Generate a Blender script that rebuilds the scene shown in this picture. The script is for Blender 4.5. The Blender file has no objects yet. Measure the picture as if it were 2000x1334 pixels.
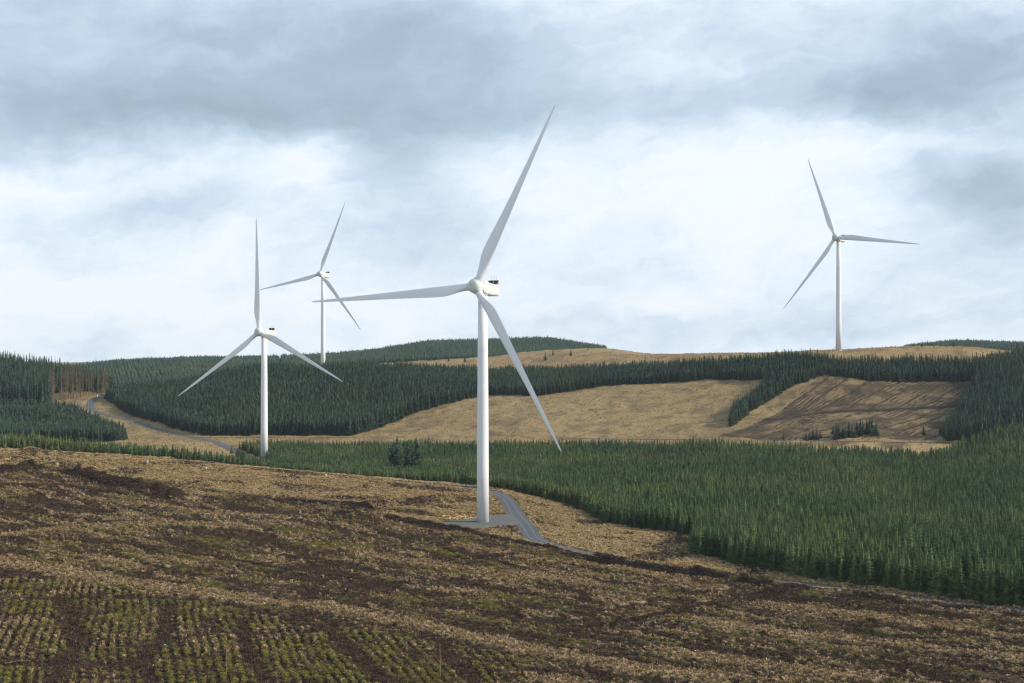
import bpy, math, random
import numpy as np
from mathutils import Vector, Matrix

random.seed(7)
rng = np.random.default_rng(7)
SC = bpy.context.scene
COL = SC.collection
F = 2778.0          # focal length of the photograph in its own pixels (50 mm on a 36 mm wide frame, 2000 px)
HZ = 700.0          # row of the true horizon
R = math.radians

# ------------------------------------------------------------------ camera, sky, sun, exposure
cam = bpy.data.cameras.new("camera"); cam.lens = 50; cam.sensor_width = 36
cam.shift_y = (HZ - 667.0) / 2000.0
cam.clip_start = 1; cam.clip_end = 20000
camo = bpy.data.objects.new("camera", cam); COL.objects.link(camo)
camo.location = (0, 0, 0); camo.rotation_euler = (R(90), 0, 0)
SC.camera = camo

SUN_AZ, SUN_EL = R(97), R(29)     # clockwise from the view direction (+Y) / above the horizon
sl = bpy.data.lights.new("sun", 'SUN'); sl.energy = 4.6; sl.angle = R(1.5); sl.color = (1, 0.90, 0.76)
so = bpy.data.objects.new("sun", sl); COL.objects.link(so)
sd = Vector((math.sin(SUN_AZ)*math.cos(SUN_EL), math.cos(SUN_AZ)*math.cos(SUN_EL), math.sin(SUN_EL)))
so.rotation_euler = sd.to_track_quat('Z', 'Y').to_euler(); so.location = sd*900

SC.view_settings.view_transform = 'Standard'; SC.view_settings.look = 'None'
SC.view_settings.exposure = 0.16; SC.view_settings.gamma = 1.0
SC.cycles.max_bounces = 6; SC.cycles.diffuse_bounces = 2; SC.cycles.volume_bounces = 0
SC.cycles.transparent_max_bounces = 4; SC.cycles.caustics_reflective = False; SC.cycles.caustics_refractive = False
SC.cycles.use_denoising = True; SC.cycles.denoising_prefilter = 'NONE'; SC.cycles.pixel_filter_type = 'BLACKMAN_HARRIS'; SC.cycles.filter_width = 1.25
SC.cycles.use_adaptive_sampling = True; SC.cycles.adaptive_threshold = 0.02

class NT:
    """tiny helper for building node trees"""
    def __init__(self, tree): self.t = tree; self.t.nodes.clear()
    def n(self, typ, **kw):
        nd = self.t.nodes.new(typ)
        for k, v in kw.items(): setattr(nd, k, v)
        return nd
    def link(self, a, b): self.t.links.new(a, b)
    def put(self, sock, v):
        if isinstance(v, bpy.types.NodeSocket): self.link(v, sock)
        else: sock.default_value = v
    def m(self, op, a, b=0.0, c=0.0, clamp=False):
        nd = self.n('ShaderNodeMath', operation=op, use_clamp=clamp)
        for i, v in enumerate((a, b, c)):
            self.put(nd.inputs[i], v)
        return nd.outputs[0]
    def vm(self, op, a, b=(0, 0, 0)):
        nd = self.n('ShaderNodeVectorMath', operation=op)
        self.put(nd.inputs[0], a); self.put(nd.inputs[1], b)
        return nd.outputs[0]
    def noise(self, vec, scale, detail=3.0, rough=0.5, dist=0.0, out=0):
        nd = self.n('ShaderNodeTexNoise'); nd.inputs['Scale'].default_value = scale
        nd.inputs['Detail'].default_value = detail; nd.inputs['Roughness'].default_value = rough
        nd.inputs['Distortion'].default_value = dist
        if vec is not None: self.link(vec, nd.inputs['Vector'])
        return nd.outputs[out]
    def ramp(self, fac, stops):
        nd = self.n('ShaderNodeValToRGB'); e = nd.color_ramp.elements
        while len(e) > 1: e.remove(e[-1])
        e[0].position = stops[0][0]; e[0].color = (*stops[0][1], 1)
        for p, c in stops[1:]:
            q = e.new(p); q.color = (*c, 1)
        self.link(fac, nd.inputs[0]); return nd.outputs[0]
    def mix(self, fac, a, b, blend='MIX'):
        nd = self.n('ShaderNodeMix', data_type='RGBA', blend_type=blend)
        self.put(nd.inputs[0], fac)
        for s, v in ((nd.inputs[6], a), (nd.inputs[7], b)):
            if isinstance(v, bpy.types.NodeSocket): self.link(v, s)
            else: s.default_value = (*v, 1)
        return nd.outputs[2]
    def sep(self, v):
        nd = self.n('ShaderNodeSeparateXYZ'); self.link(v, nd.inputs[0]); return nd.outputs
    def comb(self, x, y, z):
        nd = self.n('ShaderNodeCombineXYZ')
        for i, v in enumerate((x, y, z)): self.put(nd.inputs[i], v)
        return nd.outputs[0]

W = bpy.data.worlds.new("World"); SC.world = W; W.use_nodes = True
w = NT(W.node_tree)
tc = w.n('ShaderNodeTexCoord').outputs['Generated']
dx, dy, dz = w.sep(tc)
az = w.m('ARCTAN2', dx, dy)
el = w.m('ARCSINE', w.m('MINIMUM', w.m('MAXIMUM', dz, -1.0), 1.0))
# cloud-field coordinates: bearing and elevation, in degrees
U = w.m('MULTIPLY', az, 57.29578); V = w.m('MULTIPLY', el, 57.29578)
P = w.comb(w.m('MULTIPLY', U, 0.62), V, 0.0)
wa = w.noise(P, 0.16, 4, 0.55, 0, 1)
ws = w.sep(w.vm('SUBTRACT', wa, (0.5, 0.5, 0.5)))
wb = w.noise(P, 0.75, 4, 0.6, 0, 1)
wt = w.sep(w.vm('SUBTRACT', wb, (0.5, 0.5, 0.5)))
U2 = w.m('ADD', w.m('ADD', U, w.m('MULTIPLY', ws[0], 5.5)), w.m('MULTIPLY', wt[0], 2.0))
V2 = w.m('ADD', w.m('ADD', V, w.m('MULTIPLY', ws[1], 3.2)), w.m('MULTIPLY', wt[1], 1.5))
CLOUDS = [(300, 70, 520, 120, .50), (40, 250, 230, 70, .46), (330, 215, 240, 55, .26), (800, 130, 300, 100, .42), (470, 235, 120, 40, .14),
          (700, 225, 220, 50, .26), (760, 390, 90, 90, .26), (800, 300, 130, 45, .18), (330, 408, 150, 36, .34), (1900, 110, 250, 100, .60),
          (1640, 195, 220, 46, .40), (1260, 50, 330, 60, .26), (1180, 185, 170, 40, .20), (1930, 385, 130, 85, .66), (1820, 330, 60, 40, .2),
          (1400, 640, 480, 40, .20), (850, 480, 110, 46, .16), (1700, 560, 260, 60, .10), (1000, 225, 170, 36, .24),
          (1330, 400, 380, 100, -.10), (230, 585, 300, 36, -.26), (60, 370, 170, 34, -.22), (1700, 285, 190, 34, -.18),
          (560, 330, 130, 44, -.14), (1230, 130, 110, 34, -.12), (1080, 30, 220, 60, -.20), (1500, 60, 160, 40, -.12), (560, 100, 160, 40, -.10)]
dens = 0.10
for (cx, cy, sx, sy, am) in CLOUDS:
    a0 = math.degrees(math.atan((cx-1000)/F)); e0 = math.degrees(math.atan((HZ-cy)/F*math.cos(R(a0))))
    k = 57.29578/F
    gx = w.m('DIVIDE', w.m('SUBTRACT', U2, a0), sx*k); gy = w.m('DIVIDE', w.m('SUBTRACT', V2, e0), sy*k)
    g = w.m('EXPONENT', w.m('MULTIPLY', w.m('ADD', w.m('MULTIPLY', gx, gx), w.m('MULTIPLY', gy, gy)), -0.7))
    dens = w.m('ADD', dens, w.m('MULTIPLY', g, am*(.79 if am > 0 else .9)))
# overcast continues beyond the photographed patch of sky, thickened overhead to cut fill light
hi = w.n('ShaderNodeMapRange', interpolation_type='SMOOTHSTEP')
w.link(V, hi.inputs[0]); hi.inputs[1].default_value = 13; hi.inputs[2].default_value = 26; hi.inputs[4].default_value = 0.50
dens = w.m('ADD', dens, hi.outputs[0])
PW = w.comb(w.m('MULTIPLY', U2, 0.55), V2, 3.3)
n1 = w.m('SUBTRACT', w.noise(PW, 0.30, 5, 0.52), 0.5)
# wind-drawn streaks, rising gently to the right
PS = w.comb(w.m('MULTIPLY', w.m('ADD', U2, w.m('MULTIPLY', V2, 0.9)), 0.30), w.m('SUBTRACT', V2, w.m('MULTIPLY', U2, 0.26)), 8.1)
n2 = w.m('SUBTRACT', w.noise(PS, 0.75, 6, 0.62, 0.5), 0.5)
n3 = w.m('SUBTRACT', w.noise(P, 1.5, 6, 0.68, 0.6), 0.5)
dens = w.m('ADD', dens, w.m('ADD', w.m('MULTIPLY', n1, 0.50), w.m('ADD', w.m('MULTIPLY', n2, 0.42), w.m('MULTIPLY', n3, 0.15))))
dens = w.m('MULTIPLY', dens, 1.0, clamp=True)
ccol = w.ramp(dens, [(0.0, (0.86, 0.913, 0.958)), (0.14, (0.745, 0.842, 0.935)), (0.34, (0.555, 0.675, 0.81)),
                     (0.60, (0.40, 0.505, 0.63)), (1.0, (0.27, 0.345, 0.43))])
sky = w.n('ShaderNodeTexSky', sky_type='NISHITA'); sky.sun_disc = False
sky.sun_elevation = SUN_EL; sky.sun_rotation = SUN_AZ
skc = w.vm('SCALE', sky.outputs[0]); skc.node.inputs['Scale'].default_value = 0.10
allc = w.mix(0.94, skc, ccol)
bg = w.n('ShaderNodeBackground'); w.link(allc, bg.inputs[0]); bg.inputs[1].default_value = 1.0
wo = w.n('ShaderNodeOutputWorld'); w.link(bg.outputs[0], wo.inputs[0])

# ------------------------------------------------------------------ numeric helpers
def hash2(ix, iy, seed):
    h = (ix.astype(np.int64)*374761393 + iy.astype(np.int64)*668265263 + seed*982451653) & 0xffffffff
    h = ((h ^ (h >> 13))*1274126177) & 0xffffffff
    return ((h ^ (h >> 16)) & 0xffff)/65535.0
def vnoise(x, y, seed=0):
    x = np.asarray(x, float); y = np.asarray(y, float)
    ix = np.floor(x); iy = np.floor(y); fx = x-ix; fy = y-iy
    fx = fx*fx*(3-2*fx); fy = fy*fy*(3-2*fy); ix = ix.astype(np.int64); iy = iy.astype(np.int64)
    a = hash2(ix, iy, seed); b = hash2(ix+1, iy, seed); c = hash2(ix, iy+1, seed); d = hash2(ix+1, iy+1, seed)
    return (a+(b-a)*fx) + ((c+(d-c)*fx)-(a+(b-a)*fx))*fy
def fbm(x, y, seed=0, octv=4, gain=0.5):
    s = 0; a = 1; t = 0
    for i in range(octv):
        s = s + a*vnoise(x*2**i+i*17.3, y*2**i-i*9.1, seed+i); t += a; a *= gain
    return s/t
def sstep(a, b, x):
    t = np.clip((x-a)/(b-a), 0, 1); return t*t*(3-2*t)
def pchip(xk, yk, x):
    xk = np.asarray(xk, float); yk = np.asarray(yk, float)
    h = np.diff(xk); d = np.diff(yk)/h; m = np.zeros_like(yk)
    for i in range(1, len(xk)-1):
        if d[i-1]*d[i] > 0:
            w1 = 2*h[i]+h[i-1]; w2 = h[i]+2*h[i-1]; m[i] = (w1+w2)/(w1/d[i-1]+w2/d[i])
    m[0] = d[0]; m[-1] = d[-1]
    x = np.clip(x, xk[0], xk[-1]); k = np.clip(np.searchsorted(xk, x)-1, 0, len(xk)-2)
    t = (x-xk[k])/h[k]
    return ((1+2*t)*(1-t)**2*yk[k] + t*(1-t)**2*h[k]*m[k] + t*t*(3-2*t)*yk[k+1] + t*t*(t-1)*h[k]*m[k+1])
def in_poly(x, y, poly):
    x = np.asarray(x); r = np.zeros(x.shape, bool); n = len(poly)
    for i in range(n):
        x0, y0 = poly[i]; x1, y1 = poly[(i+1) % n]
        c = ((y0 > y) != (y1 > y)); r ^= c & (x < (x1-x0)*(y-y0)/((y1-y0) if y1 != y0 else 1e-9)+x0)
    return r
def seg_dist(X, Y, pts):
    d = np.full(np.shape(X), 1e9)
    for (x0, y0), (x1, y1) in zip(pts[:-1], pts[1:]):
        vx, vy = x1-x0, y1-y0; L = vx*vx+vy*vy+1e-9
        t = np.clip(((X-x0)*vx+(Y-y0)*vy)/L, 0, 1)
        d = np.minimum(d, np.hypot(X-x0-t*vx, Y-y0-t*vy))
    return d

# ------------------------------------------------------------------ the lie of the land
# For each bearing column: ground height along the line of sight, as (distance, row seen) pairs of the terrain's own ridges and hollows
CPX = [0, 100, 250, 400, 500, 640, 750, 860, 950, 1050, 1180, 1280, 1425, 1640, 1780, 1870, 2000]
def c(*v): return pchip([0, 250, 500, 750, 950, 1180, 1425, 1640, 1830, 2000], v, np.array(CPX, float))
def zrow(D, z): return HZ - np.asarray(z)*F/np.asarray(D)
LINES = []
one = np.ones(len(CPX))
def add_z(D, z): LINES.append((D*one if np.isscalar(D) else D, z*one if np.isscalar(z) else z))
def add_p(D, py):
    D = D*one if np.isscalar(D) else D
    LINES.append((D, (HZ-np.asarray(py, float))*D/F))
add_z(30, -60); add_z(200, -62.5)
add_z(270, c(-62, -62, -62, -62, -62, -62, -62, -61.8, -61.6, -61.6))
add_z(345, c(-57.5, -58, -59.5, -60.3, -60.6, -61, -61, -60.8, -60.7, -60.5))
add_z(430, c(-50, -51, -53.5, -55.3, -57, -60, -61, -61.2, -61.2, -61.2))
add_z(500, c(-41.5, -43.2, -47.4, -51.2, -55, -60.5, -61.5, -61.5, -61.5, -61.5))
add_z(560, c(-37.5, -39.8, -43.8, -48.4, -52, -60.5, -61, -61, -61, -61))
add_z(650, c(-41, -46, -53, -57, -58.5, -60, -59.5, -59, -59, -58.5))
add_z(745, c(-50, -52, -59, -60, -59.5, -58, -56, -55, -54, -50))
DR = c(1000, 1000, 965, 930, 905, 870, 830, 800, 780, 770)
add_p(DR, c(850, 850, 854, 855, 853, 857, 860, 863, 867, 862))
add_p(DR+100, c(815, 815, 800, 812, 800, 796, 800, 795, 800, 785))
add_p(DR+c(200, 200, 200, 200, 200, 200, 190, 160, 170, 170), c(776, 778, 757, 746, 762, 752, 739, 733, 744, 732))
add_p(c(1300, 1300, 1250, 1230, 1250, 1200, 1090, 1050, 1050, 1060), c(732, 762, 728, 722, 722, 712, 701, 684, 680, 690))
def cc(v): return np.array(v, float)
#        0    100  250  400  500  640  750  860  950 1050 1180 1280 1425 1640 1780 1870 2000
add_p(cc([1450,1450,1450,1420,1400,1400,1400,1400,1400,1400,1400,1400,1300,1150,1150,1150,1160]),
      cc([730, 748, 768, 738, 726, 720, 712, 703, 697, 684, 680, 692, 692, 685, 678, 680, 690]))
add_p(1640, cc([775, 775, 778, 748, 730, 722, 713, 708, 706, 704, 704, 705, 706, 706, 706, 706, 708]))
add_p(2100, cc([735, 728, 713, 708, 707, 703, 691, 676, 675, 671, 689, 712, 714, 708, 684, 676, 680]))
add_p(2600, cc([715, 715, 715, 715, 715, 712, 706, 702, 702, 702, 704, 712, 714, 710, 704, 702, 704]))
add_z(3600, -8)
PXT = np.arange(0, 2001, 10.0); DT = np.arange(30, 3600, 2.0)
LD = np.array([pchip(CPX, d, PXT) for d, z in LINES]); LZ = np.array([pchip(CPX, z, PXT) for d, z in LINES])
TAB = np.array([pchip(LD[:, i], LZ[:, i], DT) for i in range(len(PXT))])
def smooth_rows(T):
    for _ in range(3):
        T = np.vstack([T[:1], (T[:-2]+2*T[1:-1]+T[2:])/4, T[-1:]])
    return T
TAB = smooth_rows(TAB)
def pix(X, Y): return 1000+F*X/Y
def base_h(X, Y):
    X = np.asarray(X, float); Y = np.asarray(Y, float)
    a = np.clip((pix(X, Y)-PXT[0])/10.0, 0, len(PXT)-1.001); b = np.clip((Y-DT[0])/2.0, 0, len(DT)-1.001)
    i = a.astype(int); j = b.astype(int); fa = a-i; fb = b-j
    return (TAB[i, j]*(1-fa)+TAB[i+1, j]*fa)*(1-fb)+(TAB[i, j+1]*(1-fa)+TAB[i+1, j+1]*fa)*fb
def gp(px, py, dmin=262, dmax=2500):
    """the ground point first met looking along (px, py)"""
    D = np.arange(dmin, dmax, 0.5); X = (px-1000)/F*D
    row = HZ-base_h(X, D)*F/D
    k = np.argmax(row <= py)
    if row[k] > py: k = len(D)-1 if dmax < 2500 else np.argmin(np.abs(row-py))
    return (X[k], D[k])
def gd(px, D): return ((px-1000)/F*D, D)
def L(pts, dmin=262): return [gp(a, b, dmin) for a, b in pts]
def LDp(pts): return [gd(a, b) for a, b in pts]
def resample(pts, step):
    pts = np.array(pts, float); k = np.arange(len(pts))
    t = np.linspace(0, len(pts)-1, len(pts)*24)
    m = np.zeros_like(pts); m[1:-1] = (pts[2:]-pts[:-2])/2; m[0] = pts[1]-pts[0]; m[-1] = pts[-1]-pts[-2]
    i = np.clip(t.astype(int), 0, len(pts)-2); u = (t-i)[:, None]
    q = (2*u**3-3*u**2+1)*pts[i]+(u**3-2*u**2+u)*m[i]+(-2*u**3+3*u**2)*pts[i+1]+(u**3-u**2)*m[i+1]
    s = np.concatenate([[0], np.cumsum(np.hypot(*np.diff(q, axis=0).T))])
    n = max(2, int(s[-1]/step)); ss = np.linspace(0, s[-1], n)
    return np.stack([np.interp(ss, s, q[:, 0]), np.interp(ss, s, q[:, 1])], 1)

# roads
main_px = [(-420, 906), (-240, 906), (-80, 906), (60, 906), (180, 906), (300, 908), (400, 912), (480, 915), (560, 921), (660, 931), (770, 941), (850, 948), (930, 955.5),
           (972, 965), (994, 982), (1006, 1005), (1022, 1032), (1052, 1056), (1110, 1074), (1175, 1087), (1260, 1102),
           (1400, 1120), (1500, 1134), (1700, 1159), (2000, 1194), (2200, 1217), (2400, 1240), (2620, 1266)]
ROAD_MAIN = resample(L(main_px), 1.6)
left_px = [gd(232, 1262), gd(206, 1222), gd(182, 1188), gd(176, 1150), gd(195, 1122), gd(250, 1086), gd(300, 1042), gd(350, 1000), gd(390, 968),
           gd(425, 930), gd(455, 880), gd(485, 830), gd(520, 780)]
ROAD_LEFT = resample(left_px, 2.0)
mid_px = [gd(380, 976), gd(500, 962), gd(640, 945), gd(750, 930), gd(950, 905), gd(1180, 870), gd(1425, 832), gd(1640, 802), gd(1830, 783), gd(1870, 776)]
ROAD_MID = resample(mid_px, 2.5)
T1 = gd(943, 482)
ROADS = [('gravel_road', ROAD_MAIN, 3.1), ('gravel_track', ROAD_LEFT, 3.2), ('hill_track', ROAD_MID, 1.9)]
def smooth1(a, n):
    k = np.ones(n)/n; return np.convolve(np.pad(a, n//2, mode='edge'), k, 'valid')[:len(a)]
RH = {nm: smooth1(base_h(p[:, 0], p[:, 1]), 9) for nm, p, hw in ROADS}

PAD = L([(864, 1009), (930, 1007), (985, 1005), (1004, 1008), (1022, 1030), (990, 1034), (925, 1034), (880, 1030), (866, 1022)])

PADZ = float(base_h(*T1))
def pad_dist(X, Y):
    d = seg_dist(X, Y, PAD+PAD[:1]); return np.where(in_poly(X, Y, PAD), -d, d)
k_ = sstep(16, 1, pad_dist(ROAD_MAIN[:, 0], ROAD_MAIN[:, 1])); RH['gravel_road'] = RH['gravel_road']*(1-k_)+(PADZ-.02)*k_

# zones (world polygons traced on the ground)
FIELD = L([(-480, 932), (-60, 930), (60, 916), (200, 932), (340, 966), (560, 972), (700, 984), (770, 1008), (860, 1026), (960, 1048), (1080, 1074),
           (1190, 1095), (1300, 1112), (1420, 1128), (1540, 1146), (1700, 1166), (2000, 1202), (2100, 1214), (2400, 1247), (2620, 1273)]) + [gd(2640, 255), gd(-500, 255)]
ROWS = L([(-300, 1126), (-60, 1128), (110, 1130), (260, 1158), (430, 1180), (620, 1222), (760, 1238), (900, 1246), (1010, 1290), (1040, 1345)])+[gd(1040, 255), gd(-300, 255)]
CLEAR2 = LDp([(1400, 850), (1470, 880), (1530, 915), (1600, 962), (1640, 962), (1760, 956), (1910, 950), (1890, 900), (1840, 815), (1830, 790), (1500, 822)])
RED = L([(370, 950), (420, 926), (560, 936), (700, 950), (780, 965), (770, 1000), (600, 968), (480, 962)])
GOLDP = L([(420, 962), (400, 942), (450, 936), (520, 944), (560, 960), (500, 970)])
E1 = (0.82, -0.57); E2 = (0.57, 0.82)
ROWD = (-0.25, 0.968); ROWN = (0.968, 0.25)
DARKL = [(L(p), wd) for p, wd in [
    ([(1090, 1236), (1200, 1216), (1340, 1190), (1540, 1156)], 2.2), ([(880, 1105), (1000, 1090), (1190, 1083)], 1.2),
    ([(0, 991), (122, 1012), (210, 1022), (330, 1030)], 1.0), ([(330, 1110), (402, 1114), (472, 1124), (665, 1136), (800, 1152)], 1.1), ([(210, 981), (350, 1021), (595, 1014)], .9),
    ([(385, 1040), (525, 1054), (700, 1056), (820, 1072)], 1.0), ([(315, 1051), (472, 1079), (647, 1097), (780, 1120)], 1.1), ([(650, 1130), (895, 1146), (1140, 1151), (1350, 1180)], 1.2),
    ([(839, 1206), (965, 1221), (1070, 1211), (1350, 1166)], 1.5), ([(1352, 1213), (1562, 1238), (1790, 1277), (2000, 1318)], 1.2), ([(1335, 1265), (1545, 1293), (1755, 1318)], 1.3),
    ([(1562, 1168), (1755, 1207), (2000, 1246)], 1.0), ([(1300, 1186), (1510, 1165)], 1.4), ([(0, 1022), (160, 1040), (420, 1062)], .9), ([(0, 1082), (140, 1100), (330, 1140), (480, 1156)], 1.1),
    ([(780, 1030), (960, 1075), (1100, 1112), (1300, 1142)], .9), ([(1000, 1180), (1240, 1212), (1420, 1252), (1600, 1282), (1900, 1334)], 1.3), ([(900, 1290), (1100, 1300), (1300, 1334)], 1.5),
    ([(1650, 1185), (1850, 1225), (2000, 1268)], 1.0), ([(540, 1000), (700, 1024), (860, 1066)], .9), ([(430, 1135), (640, 1160), (850, 1185), (1010, 1200)], 1.2),
    ([(0, 1170), (200, 1166), (420, 1172), (640, 1230)], 1.8), ([(120, 1170), (150, 1240), (110, 1334)], 2.3),
    ([(330, 1180), (318, 1240), (270, 1290), (300, 1334)], 2.1), ([(470, 1210), (480, 1260), (520, 1334)], 1.9),
    ([(640, 1225), (690, 1280), (760, 1334)], 2.3), ([(250, 1262), (420, 1240), (600, 1236)], 1.8), ([(0, 1290), (200, 1300), (420, 1280)], 2.0),
    ([(860, 1250), (880, 1290), (930, 1334)], 2.2), ([(1000, 1205), (1150, 1215), (1300, 1240)], 2.0), ([(0, 992), (200, 1008), (340, 1030)], 1.6),
    ([(60, 1050), (300, 1068), (620, 1120), (700, 1128)], 1.7), ([(480, 976), (640, 976), (700, 984)], 1.4)]]
def offset_line(p, p0, p1, off):
    d = np.gradient(p, axis=0); d /= np.linalg.norm(d, axis=1)[:, None]; nrm = np.stack([d[:, 1], -d[:, 0]], 1)
    q = p+nrm*off*np.where(nrm[:, 1:2] < 0, 1, -1); px = pix(q[:, 0], q[:, 1]); q = q[(px > p0) & (px < p1)]
    return [tuple(v) for v in q[::3]]
PALEL = [(L(p), wd) for p, wd in [
    ([(0, 1048), (150, 1030), (330, 1022), (480, 1030)], 2.6), ([(0, 1098), (200, 1130), (400, 1160), (460, 1170)], 4.0),
    ([(420, 1166), (620, 1186), (800, 1215), (1000, 1262), (1250, 1310), (1400, 1330)], 3.6), ([(1280, 1272), (1480, 1298), (1700, 1328)], 3.2),
    ([(100, 1000), (200, 1012), (330, 1018)], 1.6), ([(700, 1080), (860, 1105), (1000, 1122), (1150, 1140)], 3.4), ([(250, 985), (420, 1002), (560, 1012)], 1.8),
    ([(1350, 1210), (1560, 1240), (1800, 1265), (2000, 1290)], 2.4), ([(900, 1065), (1050, 1092), (1200, 1108), (1330, 1135)], 3.0), ([(1500, 1180), (1700, 1205), (2000, 1245)], 2.6)]]
HEAPS = [(L(p), wd, hh) for p, wd, hh in [
    ([(760, 1012), (850, 1027), (940, 1046), (1000, 1060), (1080, 1074), (1180, 1093), (1262, 1104)], 2.2, 1.3),
    ([(-40, 926), (20, 922), (60, 916), (130, 918), (220, 944), (290, 958), (345, 970)], 4.2, 2.6), ([(0, 948), (120, 950), (240, 966)], 2.2, .9),
    ([(700, 958), (740, 946)], 3.0, 1.6), ([(690, 992), (760, 987)], 3.2, 1.6), ([(760, 1000), (830, 1004)], 2.0, 1.0),
    ([(800, 987), (860, 976)], 3.0, 1.8), ([(640, 974), (720, 980)], 1.8, 1.0), ([(470, 978), (600, 980), (690, 986)], 1.5, .9), ([(0, 908), (60, 884), (100, 866)], 3.0, 1.2),
    ([(160, 884), (260, 892), (330, 900)], 2.4, .6), ([(380, 938), (470, 946)], 1.5, .7),
    ([(1500, 1160), (1540, 1150), (1565, 1152)], 2.2, 1.5), ([(1360, 1122), (1390, 1128)], 1.4, 1.0), ([(1450, 1130), (1560, 1146), (1700, 1166), (1800, 1176)], .9, .5), ([(840, 1092), (960, 1086), (1010, 1082)], 1.2, .7),
    ([(620, 1000), (700, 1002)], 1.2, .7), ([(100, 985), (220, 1000)], 1.2, .7), ([(1090, 1236), (1200, 1216), (1340, 1190), (1540, 1156)], 1.0, .6), ([(60, 1050), (300, 1068), (620, 1120), (700, 1128)], .9, .5)]]
BANKS = [(offset_line(ROAD_MAIN, 1172, 1500, 5.6), 3.6, 2.1), (offset_line(ROAD_MAIN, 1490, 2060, 4.7), 3.2, 1.35), (offset_line(ROAD_MAIN, 470, 750, 5.4), 4.0, 1.0), (offset_line(ROAD_MAIN, -80, 380, 5.6), 4.0, .9)]

GREENP = [(gp(170, 1029), 9.0, 1.6), (gp(460, 1015), 6.0, 1.2), (gp(372, 1018), 2.4, .8)]

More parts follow.
